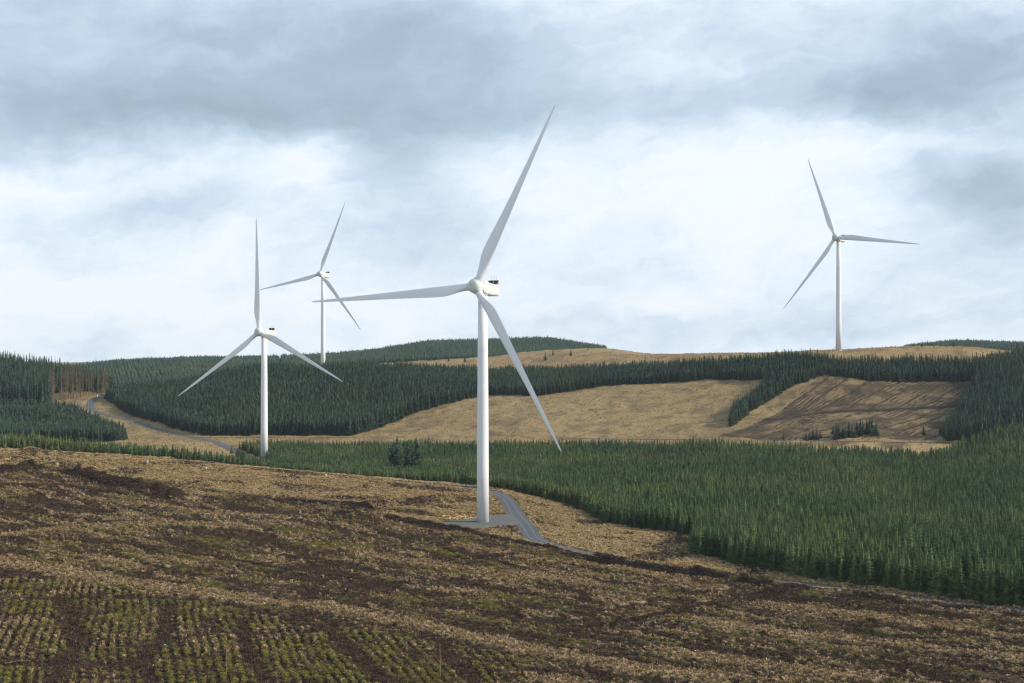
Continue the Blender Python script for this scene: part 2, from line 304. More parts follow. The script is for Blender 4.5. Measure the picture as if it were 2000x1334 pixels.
def road_dist(X, Y, which=None):
    X = np.asarray(X, float); Y = np.asarray(Y, float)
    dmin = np.full(X.shape, 1e9); hh = np.zeros(X.shape); flat = dmin.ravel(); hf = hh.ravel(); xf = X.ravel(); yf = Y.ravel()
    for nm, p, hw in ROADS:
        lo = p.min(0)-9; hi_ = p.max(0)+9
        sel = np.where((xf > lo[0]) & (xf < hi_[0]) & (yf > lo[1]) & (yf < hi_[1]))[0]
        for s in range(0, len(sel), 20000):
            q = sel[s:s+20000]
            dd = (xf[q, None]-p[None, :, 0])**2+(yf[q, None]-p[None, :, 1])**2
            k = dd.argmin(1); d = np.sqrt(dd[np.arange(len(q)), k])-hw
            u = d < flat[q]; flat[q[u]] = d[u]; hf[q[u]] = RH[nm][k[u]]
    return flat.reshape(X.shape), hf.reshape(X.shape)
def masks(X, Y):
    """what covers the ground: straw, peat, moss, red heath, gold grass, green grass, each 0..1"""
    s = X*E1[0]+Y*E1[1]; q = X*E2[0]+Y*E2[1]
    wob = (fbm(X/22, Y/22, 3, 3)-.5)*9
    fld = in_poly(X, Y, FIELD).astype(float)
    rows = in_poly(X, Y, ROWS).astype(float)
    st1 = fbm(s/26, (q+wob)/5.2, 11, 4, .6); st2 = fbm(s/20+40, (q+wob)/4.4, 23, 4, .6); fine = fbm(X/1.7, Y/1.7, 31, 3, .65)
    ra = fbm(s/58, (q+wob)/8.5, 131, 3, .55); rb = fbm(s/40+9, (q+wob)/5.0, 137, 3, .55)
    brk = fbm(s/16, q/5, 139, 2)
    ln = np.maximum(sstep(.050, .020, np.abs(ra-.5)+(fine-.5)*.05)*sstep(.28, .40, brk), sstep(.048, .018, np.abs(rb-.47)+(fine-.5)*.05)*sstep(.36, .48, brk))
    peat = np.maximum(ln, sstep(.525, .60, st1*.78+fine*.22)*.9)
    straw = np.maximum(sstep(.555, .62, st2*.74+fine*.26), sstep(.04, .055, ra-.5)*sstep(.15, .08, ra-.5)*sstep(.36, .5, fine)*.8)*(1-.85*peat)
    mo = .6*sstep(.49, .61, fbm(s/15, q/9, 47, 3)*.6+fbm(X/2.2, Y/2.2, 53, 3)*.4+.02)
    # rows of mounds
    rn = X*ROWN[0]+Y*ROWN[1]+(fbm(X/30, Y/30, 5, 2)-.5)*3; ph = np.abs((rn/2.0) % 1-.5)*2       # 0 furrow .. 1 ridge
    broken = sstep(.34, .5, fbm(X/5.5, Y/5.5, 61, 3))
    rp = sstep(.66, .4, ph)*broken
    peat = peat*(1-rows)+rows*np.maximum(rp, peat*.4)
    mo = mo*(1-rows)+rows*sstep(.3, .55, ph)*sstep(.30, .46, fbm(X/9, Y/12, 67, 3)*.6+fine*.4)
    straw = straw*(1-rows)+rows*sstep(.56, .66, fbm(X/11, Y/6, 71, 3))*.7*sstep(.3, .55, ph)
    pm = sstep(.28, .40, fbm(X/10, Y/9, 163, 3)); mo = mo*(1-rows*(1-pm)*.8); peat = np.maximum(peat, rows*(1-pm)*.6*sstep(.42, .52, fine))
    for pl, wd in DARKL:
        k = sstep(wd*1.5, wd*.4, seg_dist(X, Y, pl)+(fine-.5)*2.6); peat = np.maximum(peat, k); straw = straw*(1-k); mo = mo*(1-k)
    for pl, wd in PALEL:
        k = sstep(wd*1.5, wd*.5, seg_dist(X, Y, pl)+(fine-.5)*3.4); straw = np.maximum(straw, k*.9); peat = peat*(1-.85*k); mo = mo*(1-.8*k)
    for pl, wd, hh in HEAPS:
        k = sstep(wd*1.3, wd*.6, seg_dist(X, Y, pl)+(fine-.5)*2); peat = np.maximum(peat, k); straw = straw*(1-k); mo = mo*(1-k)
    mo = mo*(1-.5*sstep(430, 500, Y))
    peat *= fld; straw *= fld; mo *= fld
    out = 1-fld
    gold = out*sstep(.36, .54, fbm(X/14, Y/14, 83, 4)*.75+fine*.25)
    red = np.maximum(in_poly(X, Y, RED)*sstep(.3, .5, fbm(X/8, Y/8, 91, 3)), fld*.55*sstep(.58, .68, fbm(s/14, q/4, 97, 3)))
    k = in_poly(X, Y, GOLDP); gold = np.maximum(gold, k*.9); red = red*(1-k)
    c2 = in_poly(X, Y, CLEAR2)
    w2 = (X*.72-Y*.69); ww = w2+(fbm(X/25, Y/25, 7, 2)-.5)*4; fr = np.abs(((ww+(fine-.5)*1.2)/12.5) % 1-.5)*2; fu = np.abs((ww/3.2) % 1-.5)*2
    pe2 = np.maximum(.9*sstep(.15, .06, fr+(fine-.5)*.14), np.maximum(sstep(.50, .64, fbm(X/16, Y/12, 101, 4)*.7+fine*.3)*.5, sstep(.6, .3, fu+(fine-.5)*.8)*.7*sstep(.3, .6, fbm(X/9, Y/20, 149, 2))))
    lineD = 868+(pix(X, Y)-1500)*.05
    pe2 = np.maximum(pe2, sstep(4.5, 1.5, np.abs(Y-np.interp(pix(X, Y), [1540, 1700, 1890], [890, 893, 888]))))
    peat = np.where(c2, pe2, peat); gold = np.where(c2, (.04+.40*gold)*(1-pe2), gold)
    far = out*sstep(700, 860, Y)*(1-c2)
    gold = np.where((far > 0) & ~c2, gold*(1-far)+far*(.38+.30*gold), gold); peat = np.maximum(peat, far*.5*sstep(.66, .76, fbm(X/30, Y/15, 113, 4)*.8+fine*.2))
    green = np.zeros_like(X)
    for (gx, gy), rx, ry in GREENP:
        green = np.maximum(green, sstep(1.25, .6, np.hypot((X-gx)/rx, (Y-gy)/ry/2)+(fine-.5)*.9))
    return straw, peat, mo, red, gold, green

def height(X, Y, detail=True, M=None, RD=None):
    h = base_h(X, Y)
    if not detail: return h
    amp = 0.35+.45*sstep(620, 800, Y)
    n = (fbm(X/9, Y/9, 201, 3)-.5)*2*amp*1.2 + (fbm(X/2.6, Y/2.6, 211, 3)-.5)*.9*amp
    n = n + (fbm(X/60, Y/60, 221, 2)-.5)*3.0*sstep(640, 800, Y)
    if M is None: M = masks(X, Y)
    n = n - M[1]*.5 + M[0]*.15 + .16*M[2]
    for pl, wd, hh in HEAPS:
        n = n + hh*sstep(wd*1.6, 0, seg_dist(X, Y, pl))*(.6+.8*vnoise(X/1.6, Y/1.6, 9))
    n = n + 2.2*(fbm(X/5.5, Y/5.5, 241, 3)-.42)*sstep(515, 540, Y)*sstep(600, 575, Y)*sstep(430, 250, pix(X, Y))
    mx, my = gp(110, 874); n = n + 3.4*np.exp(-((X-mx)/13)**2-((Y-my-6)/14)**2)*(.7+.6*fbm(X/7, Y/7, 231, 2))
    d, rh = RD if RD is not None else road_dist(X, Y)
    h = h+n; pd = pad_dist(X, Y); k = sstep(3.0, .2, pd); h = h*(1-k)+(PADZ-.16)*k
    for pl, wd, hb in BANKS: h = h+hb*sstep(wd, 0, seg_dist(X, Y, pl))*(.75+.5*vnoise(X/3, Y/3, 19))
    k = sstep(3.5, .3, d); h = h*(1-k)+(rh-.14)*k
    return h
def ground(X, Y):
    X = np.atleast_1d(np.asarray(X, float)); Y = np.atleast_1d(np.asarray(Y, float)); return height(X, Y)

# ------------------------------------------------------------------ materials
def mat(name, build):
    m = bpy.data.materials.new(name); m.use_nodes = True; t = NT(m.node_tree)
    b = t.n('ShaderNodeBsdfPrincipled'); o = t.n('ShaderNodeOutputMaterial'); t.link(b.outputs[0], o.inputs[0])
    b.inputs['Roughness'].default_value = .9; b.inputs['Specular IOR Level'].default_value = .15
    build(t, b); return m
def simple(col, rough=.6, spec=.3, metal=0.0, var=.12, scale=.6):
    def f(t, b):
        tcn = t.n('ShaderNodeTexCoord').outputs['Object']
        n = t.noise(tcn, scale, 4, .6)
        k = t.ramp(n, [(.3, tuple(v*(1-var) for v in col)), (.7, tuple(min(1, v*(1+var*.5)) for v in col))])
        t.link(k, b.inputs['Base Color']); b.inputs['Roughness'].default_value = rough
        b.inputs['Specular IOR Level'].default_value = spec; b.inputs['Metallic'].default_value = metal
    return f
STRAW = (.40, .29, .165); TAN = (.205, .138, .082); PEAT = (.034, .026, .022); MOSS = (.165, .155, .042)
REDH = (.17, .098, .066); GOLD = (.37, .25, .115); GREEN = (.075, .125, .03)
def ground_mat(t, b):
    pos = t.n('ShaderNodeNewGeometry').outputs['Position']
    f1 = t.noise(pos, .9, 5, .65); f2 = t.noise(pos, .23, 4, .6); f3 = t.noise(pos, 3.2, 3, .6)
    col = t.mix(f2, (.105, .070, .040), (.056, .042, .024))
    col = t.mix(t.ramp(f1, [(.38, (0, 0, 0)), (.66, (1, 1, 1))]), col, (.05, .038, .026))
    def layer(col, name, c1, c2, edge=.45):
        a = t.n('ShaderNodeAttribute', attribute_name=name).outputs['Fac']
        k = t.m('ADD', a, t.m('MULTIPLY', t.m('SUBTRACT', f1, .5), edge*2), clamp=True)
        k = t.m('MULTIPLY', k, t.m('GREATER_THAN', a, .02)); k = t.m('SMOOTH_MIN', k, a, .3) if False else k
        return t.mix(k, col, t.mix(f3, c1, c2))
    col = layer(col, 'gold', (.46, .335, .16), (.29, .20, .095), .5)
    col = layer(col, 'red', (.20, .115, .078), (.11, .066, .046))
    col = layer(col, 'straw', (.45, .35, .19), (.27, .205, .105))
    col = layer(col, 'moss', (.14, .128, .042), (.07, .066, .026))
    col = layer(col, 'peat', (.042, .028, .020), (.018, .013, .010), .3)
    col = layer(col, 'green', (.08, .13, .03), (.05, .085, .022))
    t.link(col, b.inputs['Base Color'])
    bp = t.n('ShaderNodeBump'); bp.inputs['Strength'].default_value = .55; bp.inputs['Distance'].default_value = .35
    t.link(t.m('ADD', f1, t.m('MULTIPLY', f3, .5)), bp.inputs['Height']); t.link(bp.outputs[0], b.inputs['Normal'])
M_GROUND = mat('moor_ground', ground_mat)
def gravel(t, b):
    pos = t.n('ShaderNodeNewGeometry').outputs['Position']
    uv = t.n('ShaderNodeUVMap'); uv.uv_map = 'lane'
    ux = t.sep(uv.outputs[0])[0]
    f1 = t.noise(pos, 1.6, 5, .65); f2 = t.noise(pos, .25, 3, .5)
    col = t.mix(f1, (.058, .066, .074), (.115, .127, .14))
    tr = t.m('ABSOLUTE', t.m('SUBTRACT', t.m('ABSOLUTE', t.m('SUBTRACT', ux, .5)), .2))   # two wheel tracks
    k = t.m('MULTIPLY', t.m('SUBTRACT', 1.0, t.m('DIVIDE', tr, .09), clamp=True), t.m('ADD', f2, .25, clamp=True))
    col = t.mix(t.m('MULTIPLY', k, .6), col, (.18, .195, .21))
    edge = t.m('MULTIPLY', t.m('SUBTRACT', t.m('ABSOLUTE', t.m('SUBTRACT', ux, .5)), .38), 8.0)
    k2 = t.m('ADD', edge, t.m('MULTIPLY', t.m('SUBTRACT', f1, .62), 3.0), clamp=True)
    col = t.mix(k2, col, (.22, .155, .085))
    t.link(col, b.inputs['Base Color']); b.inputs['Roughness'].default_value = .85
M_GRAVEL = mat('grey_gravel', gravel)
def padm(t, b):
    pos = t.n('ShaderNodeNewGeometry').outputs['Position']
    f1 = t.noise(pos, 1.6, 5, .65); f2 = t.noise(pos, .16, 4, .6)
    col = t.mix(f1, (.085, .09, .09), (.145, .15, .145)); col = t.mix(t.ramp(f2, [(.42, (0, 0, 0)), (.65, (.75, .75, .75))]), col, (.15, .135, .10))
    t.link(col, b.inputs['Base Color'])
M_PAD = mat('pad_gravel', padm)
def leafmat(a, bcol, patch=None, rnd=.35, pscale=.018):
    def f(t, b):
        oi = t.n('ShaderNodeObjectInfo'); pos = t.n('ShaderNodeNewGeometry').outputs['Position']
        n = t.noise(pos, .9, 2, .5)
        col = t.mix(n, a, bcol)
        if patch:
            pn = t.noise(pos, pscale, 3, .55)
            col = t.mix(t.ramp(pn, [(.42, (0, 0, 0)), (.64, (.9, .9, .9))]), col, patch)
        v = t.m('ADD', t.m('MULTIPLY', oi.outputs['Random'], rnd*2), 1-rnd)
        col = t.mix(1.0, col, t.comb(v, v, v), 'MULTIPLY') if True else col
        t.link(col, b.inputs['Base Color']); b.inputs['Roughness'].default_value = .75; b.inputs['Specular IOR Level'].default_value = .2
    return f
M_SPRUCE = mat('green_spruce_needles', leafmat((.046, .092, .038), (.078, .130, .048), (.118, .152, .052), .36))
M_SPRUCE_D = mat('dark_spruce_needles', leafmat((.030, .062, .046), (.050, .090, .062), (.060, .095, .055), .36))  # bluer spruce; cloud shadow over the hills also put into the darker colour
M_SPRUCE_F = mat('far_spruce_needles', leafmat((.050, .100, .078), (.075, .130, .095), (.10, .14, .08), .3, .006))  # paler, bluer than the near spruce: part of the haze painted into the colour
M_BROWNCONE = mat('brown_dying_needles', leafmat((.075, .060, .040), (.11, .085, .055), None, .25))
M_BARK = mat('conifer_bark', simple((.085, .06, .045), .95, .1, var=.4, scale=3))
M_BARKP = mat('pale_bare_bark', simple((.17, .145, .095), .95, .1, var=.5, scale=2))
M_STRAW = mat('straw_blades', leafmat((.53, .40, .24), (.34, .235, .13), None, .38))
M_RUSSET = mat('russet_blades', leafmat((.32, .205, .10), (.22, .14, .07), None, .28))
M_GOLD = mat('golden_blades', leafmat((.56, .425, .215), (.40, .285, .14), None, .28))
M_MOSSL = mat('moss_tips', leafmat((.25, .22, .042), (.105, .095, .03), None, .42))
M_OLIVE = mat('olive_rough_grass', leafmat((.14, .088, .046), (.066, .046, .026), None, .45))
M_HEATH = mat('heather_twigs', leafmat((.054, .033, .022), (.092, .056, .034), None, .45))
M_PALETWIG = mat('pale_twigs', leafmat((.22, .17, .13), (.15, .11, .085), None, .3))
def turbm(t, b):
    tcn = t.n('ShaderNodeTexCoord').outputs['Object']
    st = t.noise(t.vm('MULTIPLY', tcn, (2.2, 2.2, .10)), 1.0, 4, .6); bl = t.noise(tcn, .12, 3, .5)
    col = t.mix(t.m('MULTIPLY', st, bl), (.76, .78, .79), (.64, .665, .68))
    t.link(col, b.inputs['Base Color']); b.inputs['Roughness'].default_value = .42; b.inputs['Specular IOR Level'].default_value = .4
M_TURB = mat('light_grey_paint', turbm)
M_NAC = mat('nacelle_paint', simple((.60, .615, .60), .45, .35, var=.05, scale=.4))
M_SEAM = mat('seam_grey', simple((.22, .23, .24), .6, .3))
M_COOL = mat('dark_radiator', simple((.03, .032, .045), .5, .4))
M_WHITE = mat('white_plastic', simple((.78, .78, .76), .5, .3, var=.06))
M_STEEL = mat('galvanised_steel', simple((.42, .44, .45), .4, .5, .6))
M_YELLOW = mat('yellow_paint', simple((.60, .46, .06), .5, .3))
M_CONC = mat('concrete', simple((.42, .42, .40), .85, .2))
M_STONE = mat('pale_stone', simple((.46, .46, .44), .85, .2, var=.3, scale=2))
M_WOOD = mat('weathered_wood', simple((.26, .19, .115), .9, .1, var=.3, scale=2))

# ------------------------------------------------------------------ mesh helpers
class MB:
    def __init__(self): self.v = []; self.f = []; self.mi = []; self.cur = 0
    def add(self, vs, fs):
        o = len(self.v); self.v += [tuple(p) for p in vs]; self.f += [tuple(i+o for i in f) for f in fs]; self.mi += [self.cur]*len(fs)
    def tube(self, path, radii, n=12, cap=True):
        path = [Vector(p) for p in path]; rings = []
        for i, p in enumerate(path):
            d = (path[min(i+1, len(path)-1)]-path[max(i-1, 0)]).normalized()
            a = Vector((1, 0, 0)) if abs(d.x) < .9 else Vector((0, 1, 0))
            u = d.cross(a).normalized(); v = d.cross(u)
            rings.append([p+(u*math.cos(2*math.pi*k/n)+v*math.sin(2*math.pi*k/n))*radii[i] for k in range(n)])
        self.loft(rings, cap)
    def loft(self, rings, cap=True):
        n = len(rings[0]); vs = [p for r in rings for p in r]; fs = []
        for i in range(len(rings)-1):
            for k in range(n): fs.append((i*n+k, i*n+(k+1) % n, (i+1)*n+(k+1) % n, (i+1)*n+k))
        if cap: fs.append(tuple(range(n-1, -1, -1))); fs.append(tuple((len(rings)-1)*n+k for k in range(n)))
        self.add(vs, fs)
    def box(self, c_, s_, rz=0.0):
        x, y, z = c_; a, b_, h = s_[0]/2, s_[1]/2, s_[2]/2; cs, sn = math.cos(rz), math.sin(rz)
        vs = [(x+i*a*cs-j*b_*sn, y+i*a*sn+j*b_*cs, z+k*h) for k in (-1, 1) for j in (-1, 1) for i in (-1, 1)]
        self.add(vs, [(0, 2, 3, 1), (4, 5, 7, 6), (0, 1, 5, 4), (2, 6, 7, 3), (0, 4, 6, 2), (1, 3, 7, 5)])
    def mesh(self, name, mats, smooth=False):
        me = bpy.data.meshes.new(name); me.from_pydata(self.v, [], self.f); 
        for m in (mats if isinstance(mats, (list, tuple)) else [mats]): me.materials.append(m)
        me.polygons.foreach_set('material_index', self.mi)
        if smooth: me.polygons.foreach_set('use_smooth', [True]*len(self.f))
        me.update(); return me
def obj(name, me, parent=None, link=True):
    o = bpy.data.objects.new(name, me)
    if link: COL.objects.link(o)
    if parent is not None: o.parent = parent
    return o
def tag(o, label=None, cat=None, group=None, kind=None):
    if label: o['label'] = label
    if cat: o['category'] = cat
    if group: o['group'] = group
    if kind: o['kind'] = kind
    return o
def empty(name, loc, rz=0.0):
    o = bpy.data.objects.new(name, None); COL.objects.link(o); o.location = loc; o.rotation_euler = (0, 0, rz); o.empty_display_size = .5
    return o
def bevel(o, wd, seg=2):
    m = o.modifiers.new('bevel', 'BEVEL'); m.width = wd; m.segments = seg; m.limit_method = 'ANGLE'; m.angle_limit = R(35)
def copy_tree(o, parent=None):
    q = o.copy(); COL.objects.link(q)
    if parent is not None: q.parent = parent
    for ch in list(o.children): copy_tree(ch, q)
    return q

# ------------------------------------------------------------------ ground sheet
pxl = np.unique(np.concatenate([np.linspace(-1400, -100, 30), np.arange(-100, 2101, 4.0), np.linspace(2100, 3400, 30)]))
Dl = np.unique(np.concatenate([np.geomspace(40, 250, 24), np.arange(250, 520, .55), np.arange(520, 660, .8), np.arange(660, 1320, 1.6),
                               np.arange(1320, 2300, 12.0), np.geomspace(2300, 3400, 16)]))
PX, DD = np.meshgrid(pxl, Dl); GX = (PX-1000)/F*DD; GY = DD
GM = masks(GX, GY); GR = road_dist(GX, GY); GZ = height(GX, GY, True, GM, GR)
me = bpy.data.meshes.new('moorland_ground'); nr, nc_ = GX.shape
idx = np.arange(nr*nc_).reshape(nr, nc_)
quads = np.stack([idx[:-1, :-1], idx[:-1, 1:], idx[1:, 1:], idx[1:, :-1]], -1).reshape(-1, 4)
me.vertices.add(nr*nc_); me.vertices.foreach_set('co', np.stack([GX, GY, GZ], -1).astype(np.float32).ravel())
me.loops.add(quads.size); me.loops.foreach_set('vertex_index', quads.ravel().astype(np.int32))
me.polygons.add(len(quads)); me.polygons.foreach_set('loop_start', np.arange(0, quads.size, 4, dtype=np.int32))
me.polygons.foreach_set('use_smooth', np.ones(len(quads), bool))
me.update(calc_edges=True)
for nm, arr in zip(('straw', 'peat', 'moss', 'red', 'gold', 'green'), GM):
    a = me.attributes.new(nm, 'FLOAT', 'POINT'); a.data.foreach_set('value', arr.astype(np.float32).ravel())
me.materials.append(M_GROUND)
tag(obj('ground', me), kind='structure')

# roads and the crane pad
def road_obj(nm, p, hw):
    d = np.gradient(p, axis=0); d /= np.linalg.norm(d, axis=1)[:, None]; nrm = np.stack([-d[:, 1], d[:, 0]], 1)
    ks = [-1, -.6, -.2, .2, .6, 1]; vs = []; uvs = []
    for i in range(len(p)):
        wj = hw+.45*(float(vnoise(np.array([i*.35]), np.array([3.]), 5)[0])-.5)
        for k in ks:
            q = p[i]+nrm[i]*wj*k; vs.append((q[0], q[1], RH[nm][i]+.06-.04*k*k)); uvs.append(((k+1)/2, i*.1))
    n = len(ks); fs = [(i*n+j, i*n+j+1, (i+1)*n+j+1, (i+1)*n+j) for i in range(len(p)-1) for j in range(n-1)]
    me = bpy.data.meshes.new(nm); me.from_pydata(vs, [], fs); uv = me.uv_layers.new(name='lane')
    li = np.zeros(len(me.loops), np.int32); me.loops.foreach_get('vertex_index', li)
    uv.data.foreach_set('uv', np.array(uvs, np.float32)[li].ravel()); me.materials.append(M_GRAVEL); me.update()
    return tag(obj(nm, me), kind='structure')
for nm, p, hw in ROADS: road_obj(nm, p, hw)
mb = MB(); pd = resample(PAD+PAD[:1], 1.2)[:-1]; cen = pd.mean(0)
jit = [cen+(q-cen)*(1+.03*(random.random()-.5)) for q in pd]
mb.loft([[(q[0], q[1], PADZ-.3) for q in jit], [(q[0], q[1], PADZ+.03) for q in jit]])
tag(obj('gravel_pad', mb.mesh('gravel_pad', M_PAD)), kind='structure')

# ------------------------------------------------------------------ wind turbines
BL = 66.0
def blade_mesh():
    st = [(1.3, 2.5, 1.0, 14), (3.0, 2.5, 1.0, 14), (5.0, 2.75, .82, 14), (7.5, 3.3, .58, 13), (10, 3.8, .42, 12), (13, 4.0, .34, 10.5), (17, 3.75, .29, 9), (22, 3.3, .26, 7),
          (28, 2.85, .235, 5.3), (34, 2.45, .22, 4), (40, 2.1, .21, 2.9), (46, 1.75, .20, 2), (52, 1.4, .19, 1.2), (58, 1.02, .18, .5), (62, .74, .17, 0), (64.5, .5, .16, 0), (65.6, .28, .16, 0), (66, .06, .16, 0)]
    rs = np.array([s[0] for s in st]); out = []
    rr = np.unique(np.concatenate([np.linspace(1.3, 20, 24), np.linspace(20, 62, 24), np.linspace(62, 66, 9)]))
    for r in rr:
        ch, th, tw = (float(pchip(rs, [s[k] for s in st], np.array([r]))[0]) for k in (1, 2, 3))
        kx = float(sstep(3.0, 12.0, np.array([r]))[0]); N = 28; ring = []
        off = .5*(1-kx)+.30*kx                                     # pitch axis along the chord
        pre = -1.0*(r/BL)**2.2                                     # prebend towards the wind (-Y)
        a = R(tw+3)
        for k in range(N):
            t = 2*math.pi*k/N; x = .5*(1+math.cos(t)); y_c = .5*math.sin(t)
            yt = 5*.5*(.2969*math.sqrt(x)-.126*x-.3516*x*x+.2843*x**3-.1036*x**4)*2*(1 if math.sin(t) >= 0 else -1)/2*1.0
            yf = y_c*th*(1-kx)+(yt*th+ .03*math.sin(math.pi*x))*kx
            px_, py_ = (x-off)*ch, yf*ch                           # leading edge at -x
            X_ = px_*math.cos(a)-py_*math.sin(a); Y_ = px_*math.sin(a)+py_*math.cos(a)
            ring.append((-X_, Y_*-1+pre, r))                        # seen from the front the rotor turns clockwise: leading edge to +X
        out.append(ring)
    mb = MB(); mb.loft(out); return mb.mesh('blade', M_TURB, True)
def lathe_y(prof, n=36):
    return [[(rad*math.cos(2*math.pi*k/n), y, rad*math.sin(2*math.pi*k/n)) for k in range(n)] for y, rad in prof]
def make_turbine():
    root = empty('wind_turbine', (0, 0, 0)); H = 81.4
    mb = MB(); mb.tube([(0, 0, 0.0), (0, 0, 20), (0, 0, 40), (0, 0, 60), (0, 0, H-1.9)], [2.08, 2.0, 1.9, 1.75, 1.55], 48)
    tw = obj('tower', mb.mesh('tower', M_TURB, True), root)
    mb = MB()
    for z, r_ in ((20, 2.0), (40, 1.9), (60, 1.75)):
        mb = MB(); mb.tube([(0, 0, z-.05), (0, 0, z+.05)], [r_+.02]*2, 48); obj('flange_ring', mb.mesh('flange_ring', M_NAC, True), tw)
    mb = MB(); mb.tube([(0, 0, -2.0), (0, 0, .05)], [2.62, 2.62], 40); obj('foundation', mb.mesh('foundation', M_CONC), root)
    # door and steps on the far side of the photograph's best tower, at the side on the others
    mb = MB(); mb.box((-2.03, 0, 3.3), (.12, 1.0, 2.2)); d_ = obj('door', mb.mesh('door', M_NAC), tw)
    mb = MB()
    for k in range(9): mb.box((-2.4-.27*k, 0, 2.05-.24*k), (.3, 1.0, .06))
    for s in (-.52, .52):
        mb.tube([(-2.1, s, 3.2), (-2.5, s, 3.2), (-4.7, s, 1.0)], [.035]*3, 6); mb.tube([(-2.15, s, 2.1), (-4.7, s, -.1)], [.06]*2, 6)
        mb.tube([(-4.6, s, -.1), (-4.6, s, 1.1)], [.035]*2, 6); mb.tube([(-2.5, s, 2.0), (-2.5, s, 3.2)], [.035]*2, 6)
    obj('stair', mb.mesh('stair', M_STEEL), root)
    # nacelle: a long box, slightly tapered underneath towards the back; tilted with the rotor shaft
    tilt = Matrix.Translation((0, 0, H)) @ Matrix.Rotation(R(-5.5), 4, 'X')
    def sect(y, hw, zt, zb, ch): return [(-hw, y, zb+ch), (-hw+ch, y, zb), (hw-ch, y, zb), (hw, y, zb+ch), (hw, y, zt-ch*.7), (hw-ch*.7, y, zt), (-hw+ch*.7, y, zt), (-hw, y, zt-ch*.7)]
    mb = MB(); mb.loft([sect(-2.55, 1.5, 1.5, -1.55, .9), sect(-2.2, 1.95, 1.95, -2.0, .6), sect(-1.5, 2.02, 2.0, -2.1, .4), sect(3.5, 2.02, 2.0, -2.1, .4), sect(7.6, 2.02, 2.0, -1.75, .4), sect(7.95, 1.85, 1.85, -1.6, .4)])
    nac = obj('nacelle', mb.mesh('nacelle', M_NAC), root); nac.matrix_basis = tilt; bevel(nac, .12, 2)
    mb = MB()
    for s in (-1, 1):
        mb.box((s*2.03, 2.9, 1.35), (.03, 9.2, .05)); mb.box((s*2.03, 2.9, -1.15), (.03, 9.2, .05)); mb.box((s*2.03, 2.2, .1), (.02, .04, 2.4))
    obj('seam', mb.mesh('seam', M_SEAM), nac)
    mb = MB(); mb.tube([(0, 0, -2.5), (0, 0, -1.6)], [1.7, 1.75], 36); yb = obj('yaw_bearing', mb.mesh('yaw_bearing', M_NAC, True), root); yb.location = (0, 0, H)
    # cooler: two radiator panels across the back of the roof, white post between and a mast frame above
    for s in (-1, 1):
        mb = MB(); mb.box((s*1.03, 7.2, 3.0), (1.86, .35, 1.25)); pn = obj('radiator', mb.mesh('radiator', M_COOL), nac)
    mb = MB(); mb.box((0, 7.2, 2.9), (.16, .5, 1.9))
    for s in (-2.0, 2.0): mb.box((s, 7.2, 2.85), (.07, .4, 1.7))
    for z in (2.33, 3.66): mb.box((0, 7.2, z), (4.1, .42, .06))
    for s in (-1, 1): mb.tube([(s*1.9, 5.9, 1.9), (s*1.9, 7.1, 3.2)], [.05]*2, 6)
    obj('cooler_frame', mb.mesh('cooler_frame', M_NAC), nac)
    mb = MB(); mb.tube([(-.95, 7.3, 3.6), (-.95, 7.3, 5.0), (-.75, 7.3, 5.2), (.75, 7.3, 5.2), (.95, 7.3, 5.0), (.95, 7.3, 3.6)], [.035]*6, 6)
    for s in (-.3, .2): mb.tube([(s, 7.3, 3.6), (s, 7.3, 4.7)], [.03]*2, 6)
    mb.box((.2, 7.3, 4.7), (.3, .1, .08)); obj('sensor_mast', mb.mesh('sensor_mast', M_STEEL), nac)
    # rotor hub
    HUB = tilt @ Matrix.Translation((0, -4.9, 0))
    mb = MB(); mb.loft(lathe_y([(2.25, 1.75), (2.1, 2.2), (1.2, 2.42), (0, 2.5), (-1.0, 2.42), (-1.7, 2.15), (-2.15, 1.7), (-2.4, 1.15), (-2.5, .5), (-2.52, .05)], 40))
    hub = obj('hub', mb.mesh('hub', M_NAC, True), root); hub.matrix_basis = HUB
    mb = MB()
    ring = [[(rr*math.cos(2*math.pi*k/32), y, rr*math.sin(2*math.pi*k/32)) for k in range(32)] for rr, y in ((.62, -2.50), (.62, -2.535), (.56, -2.54), (.56, -2.50))]
    mb.loft(ring, False)
    obj('nose_ring', mb.mesh('nose_ring', M_SEAM), hub)
    bm_ = blade_mesh()
    for k in range(3):
        b_ = obj('blade', bm_, root); b_['k'] = k
        mb = MB(); mb.tube([(0, 0, 1.2), (0, 0, 2.35), (0, 0, 2.55)], [1.66, 1.56, 1.42], 32); cuff = obj('root_collar', mb.mesh('root_collar', M_NAC, True), b_)
        mb = MB(); mb.tube([(0, 0, 2.5), (0, 0, 2.62)], [1.37]*2, 32); obj('root_seal', mb.mesh('root_seal', M_SEAM, True), b_)
        # panel seam on the nose, two per blade gap
    for k in range(3):
        a = R(60+120*k); mb = MB(); d_ = Vector((math.sin(a), 0, math.cos(a))); e_ = Vector((math.cos(a), 0, -math.sin(a)))
        p0 = d_*1.05+e_*-1.15+Vector((0, -2.17, 0)); p1 = d_*1.05+e_*1.15+Vector((0, -2.17, 0)); mid = d_*.95+Vector((0, -2.47, 0))
        mb.tube([p0, mid, p1], [.05]*3, 6); obj('panel_seam', mb.mesh('panel_seam', M_SEAM), hub)
    return root, HUB
turb, HUBM = make_turbine()
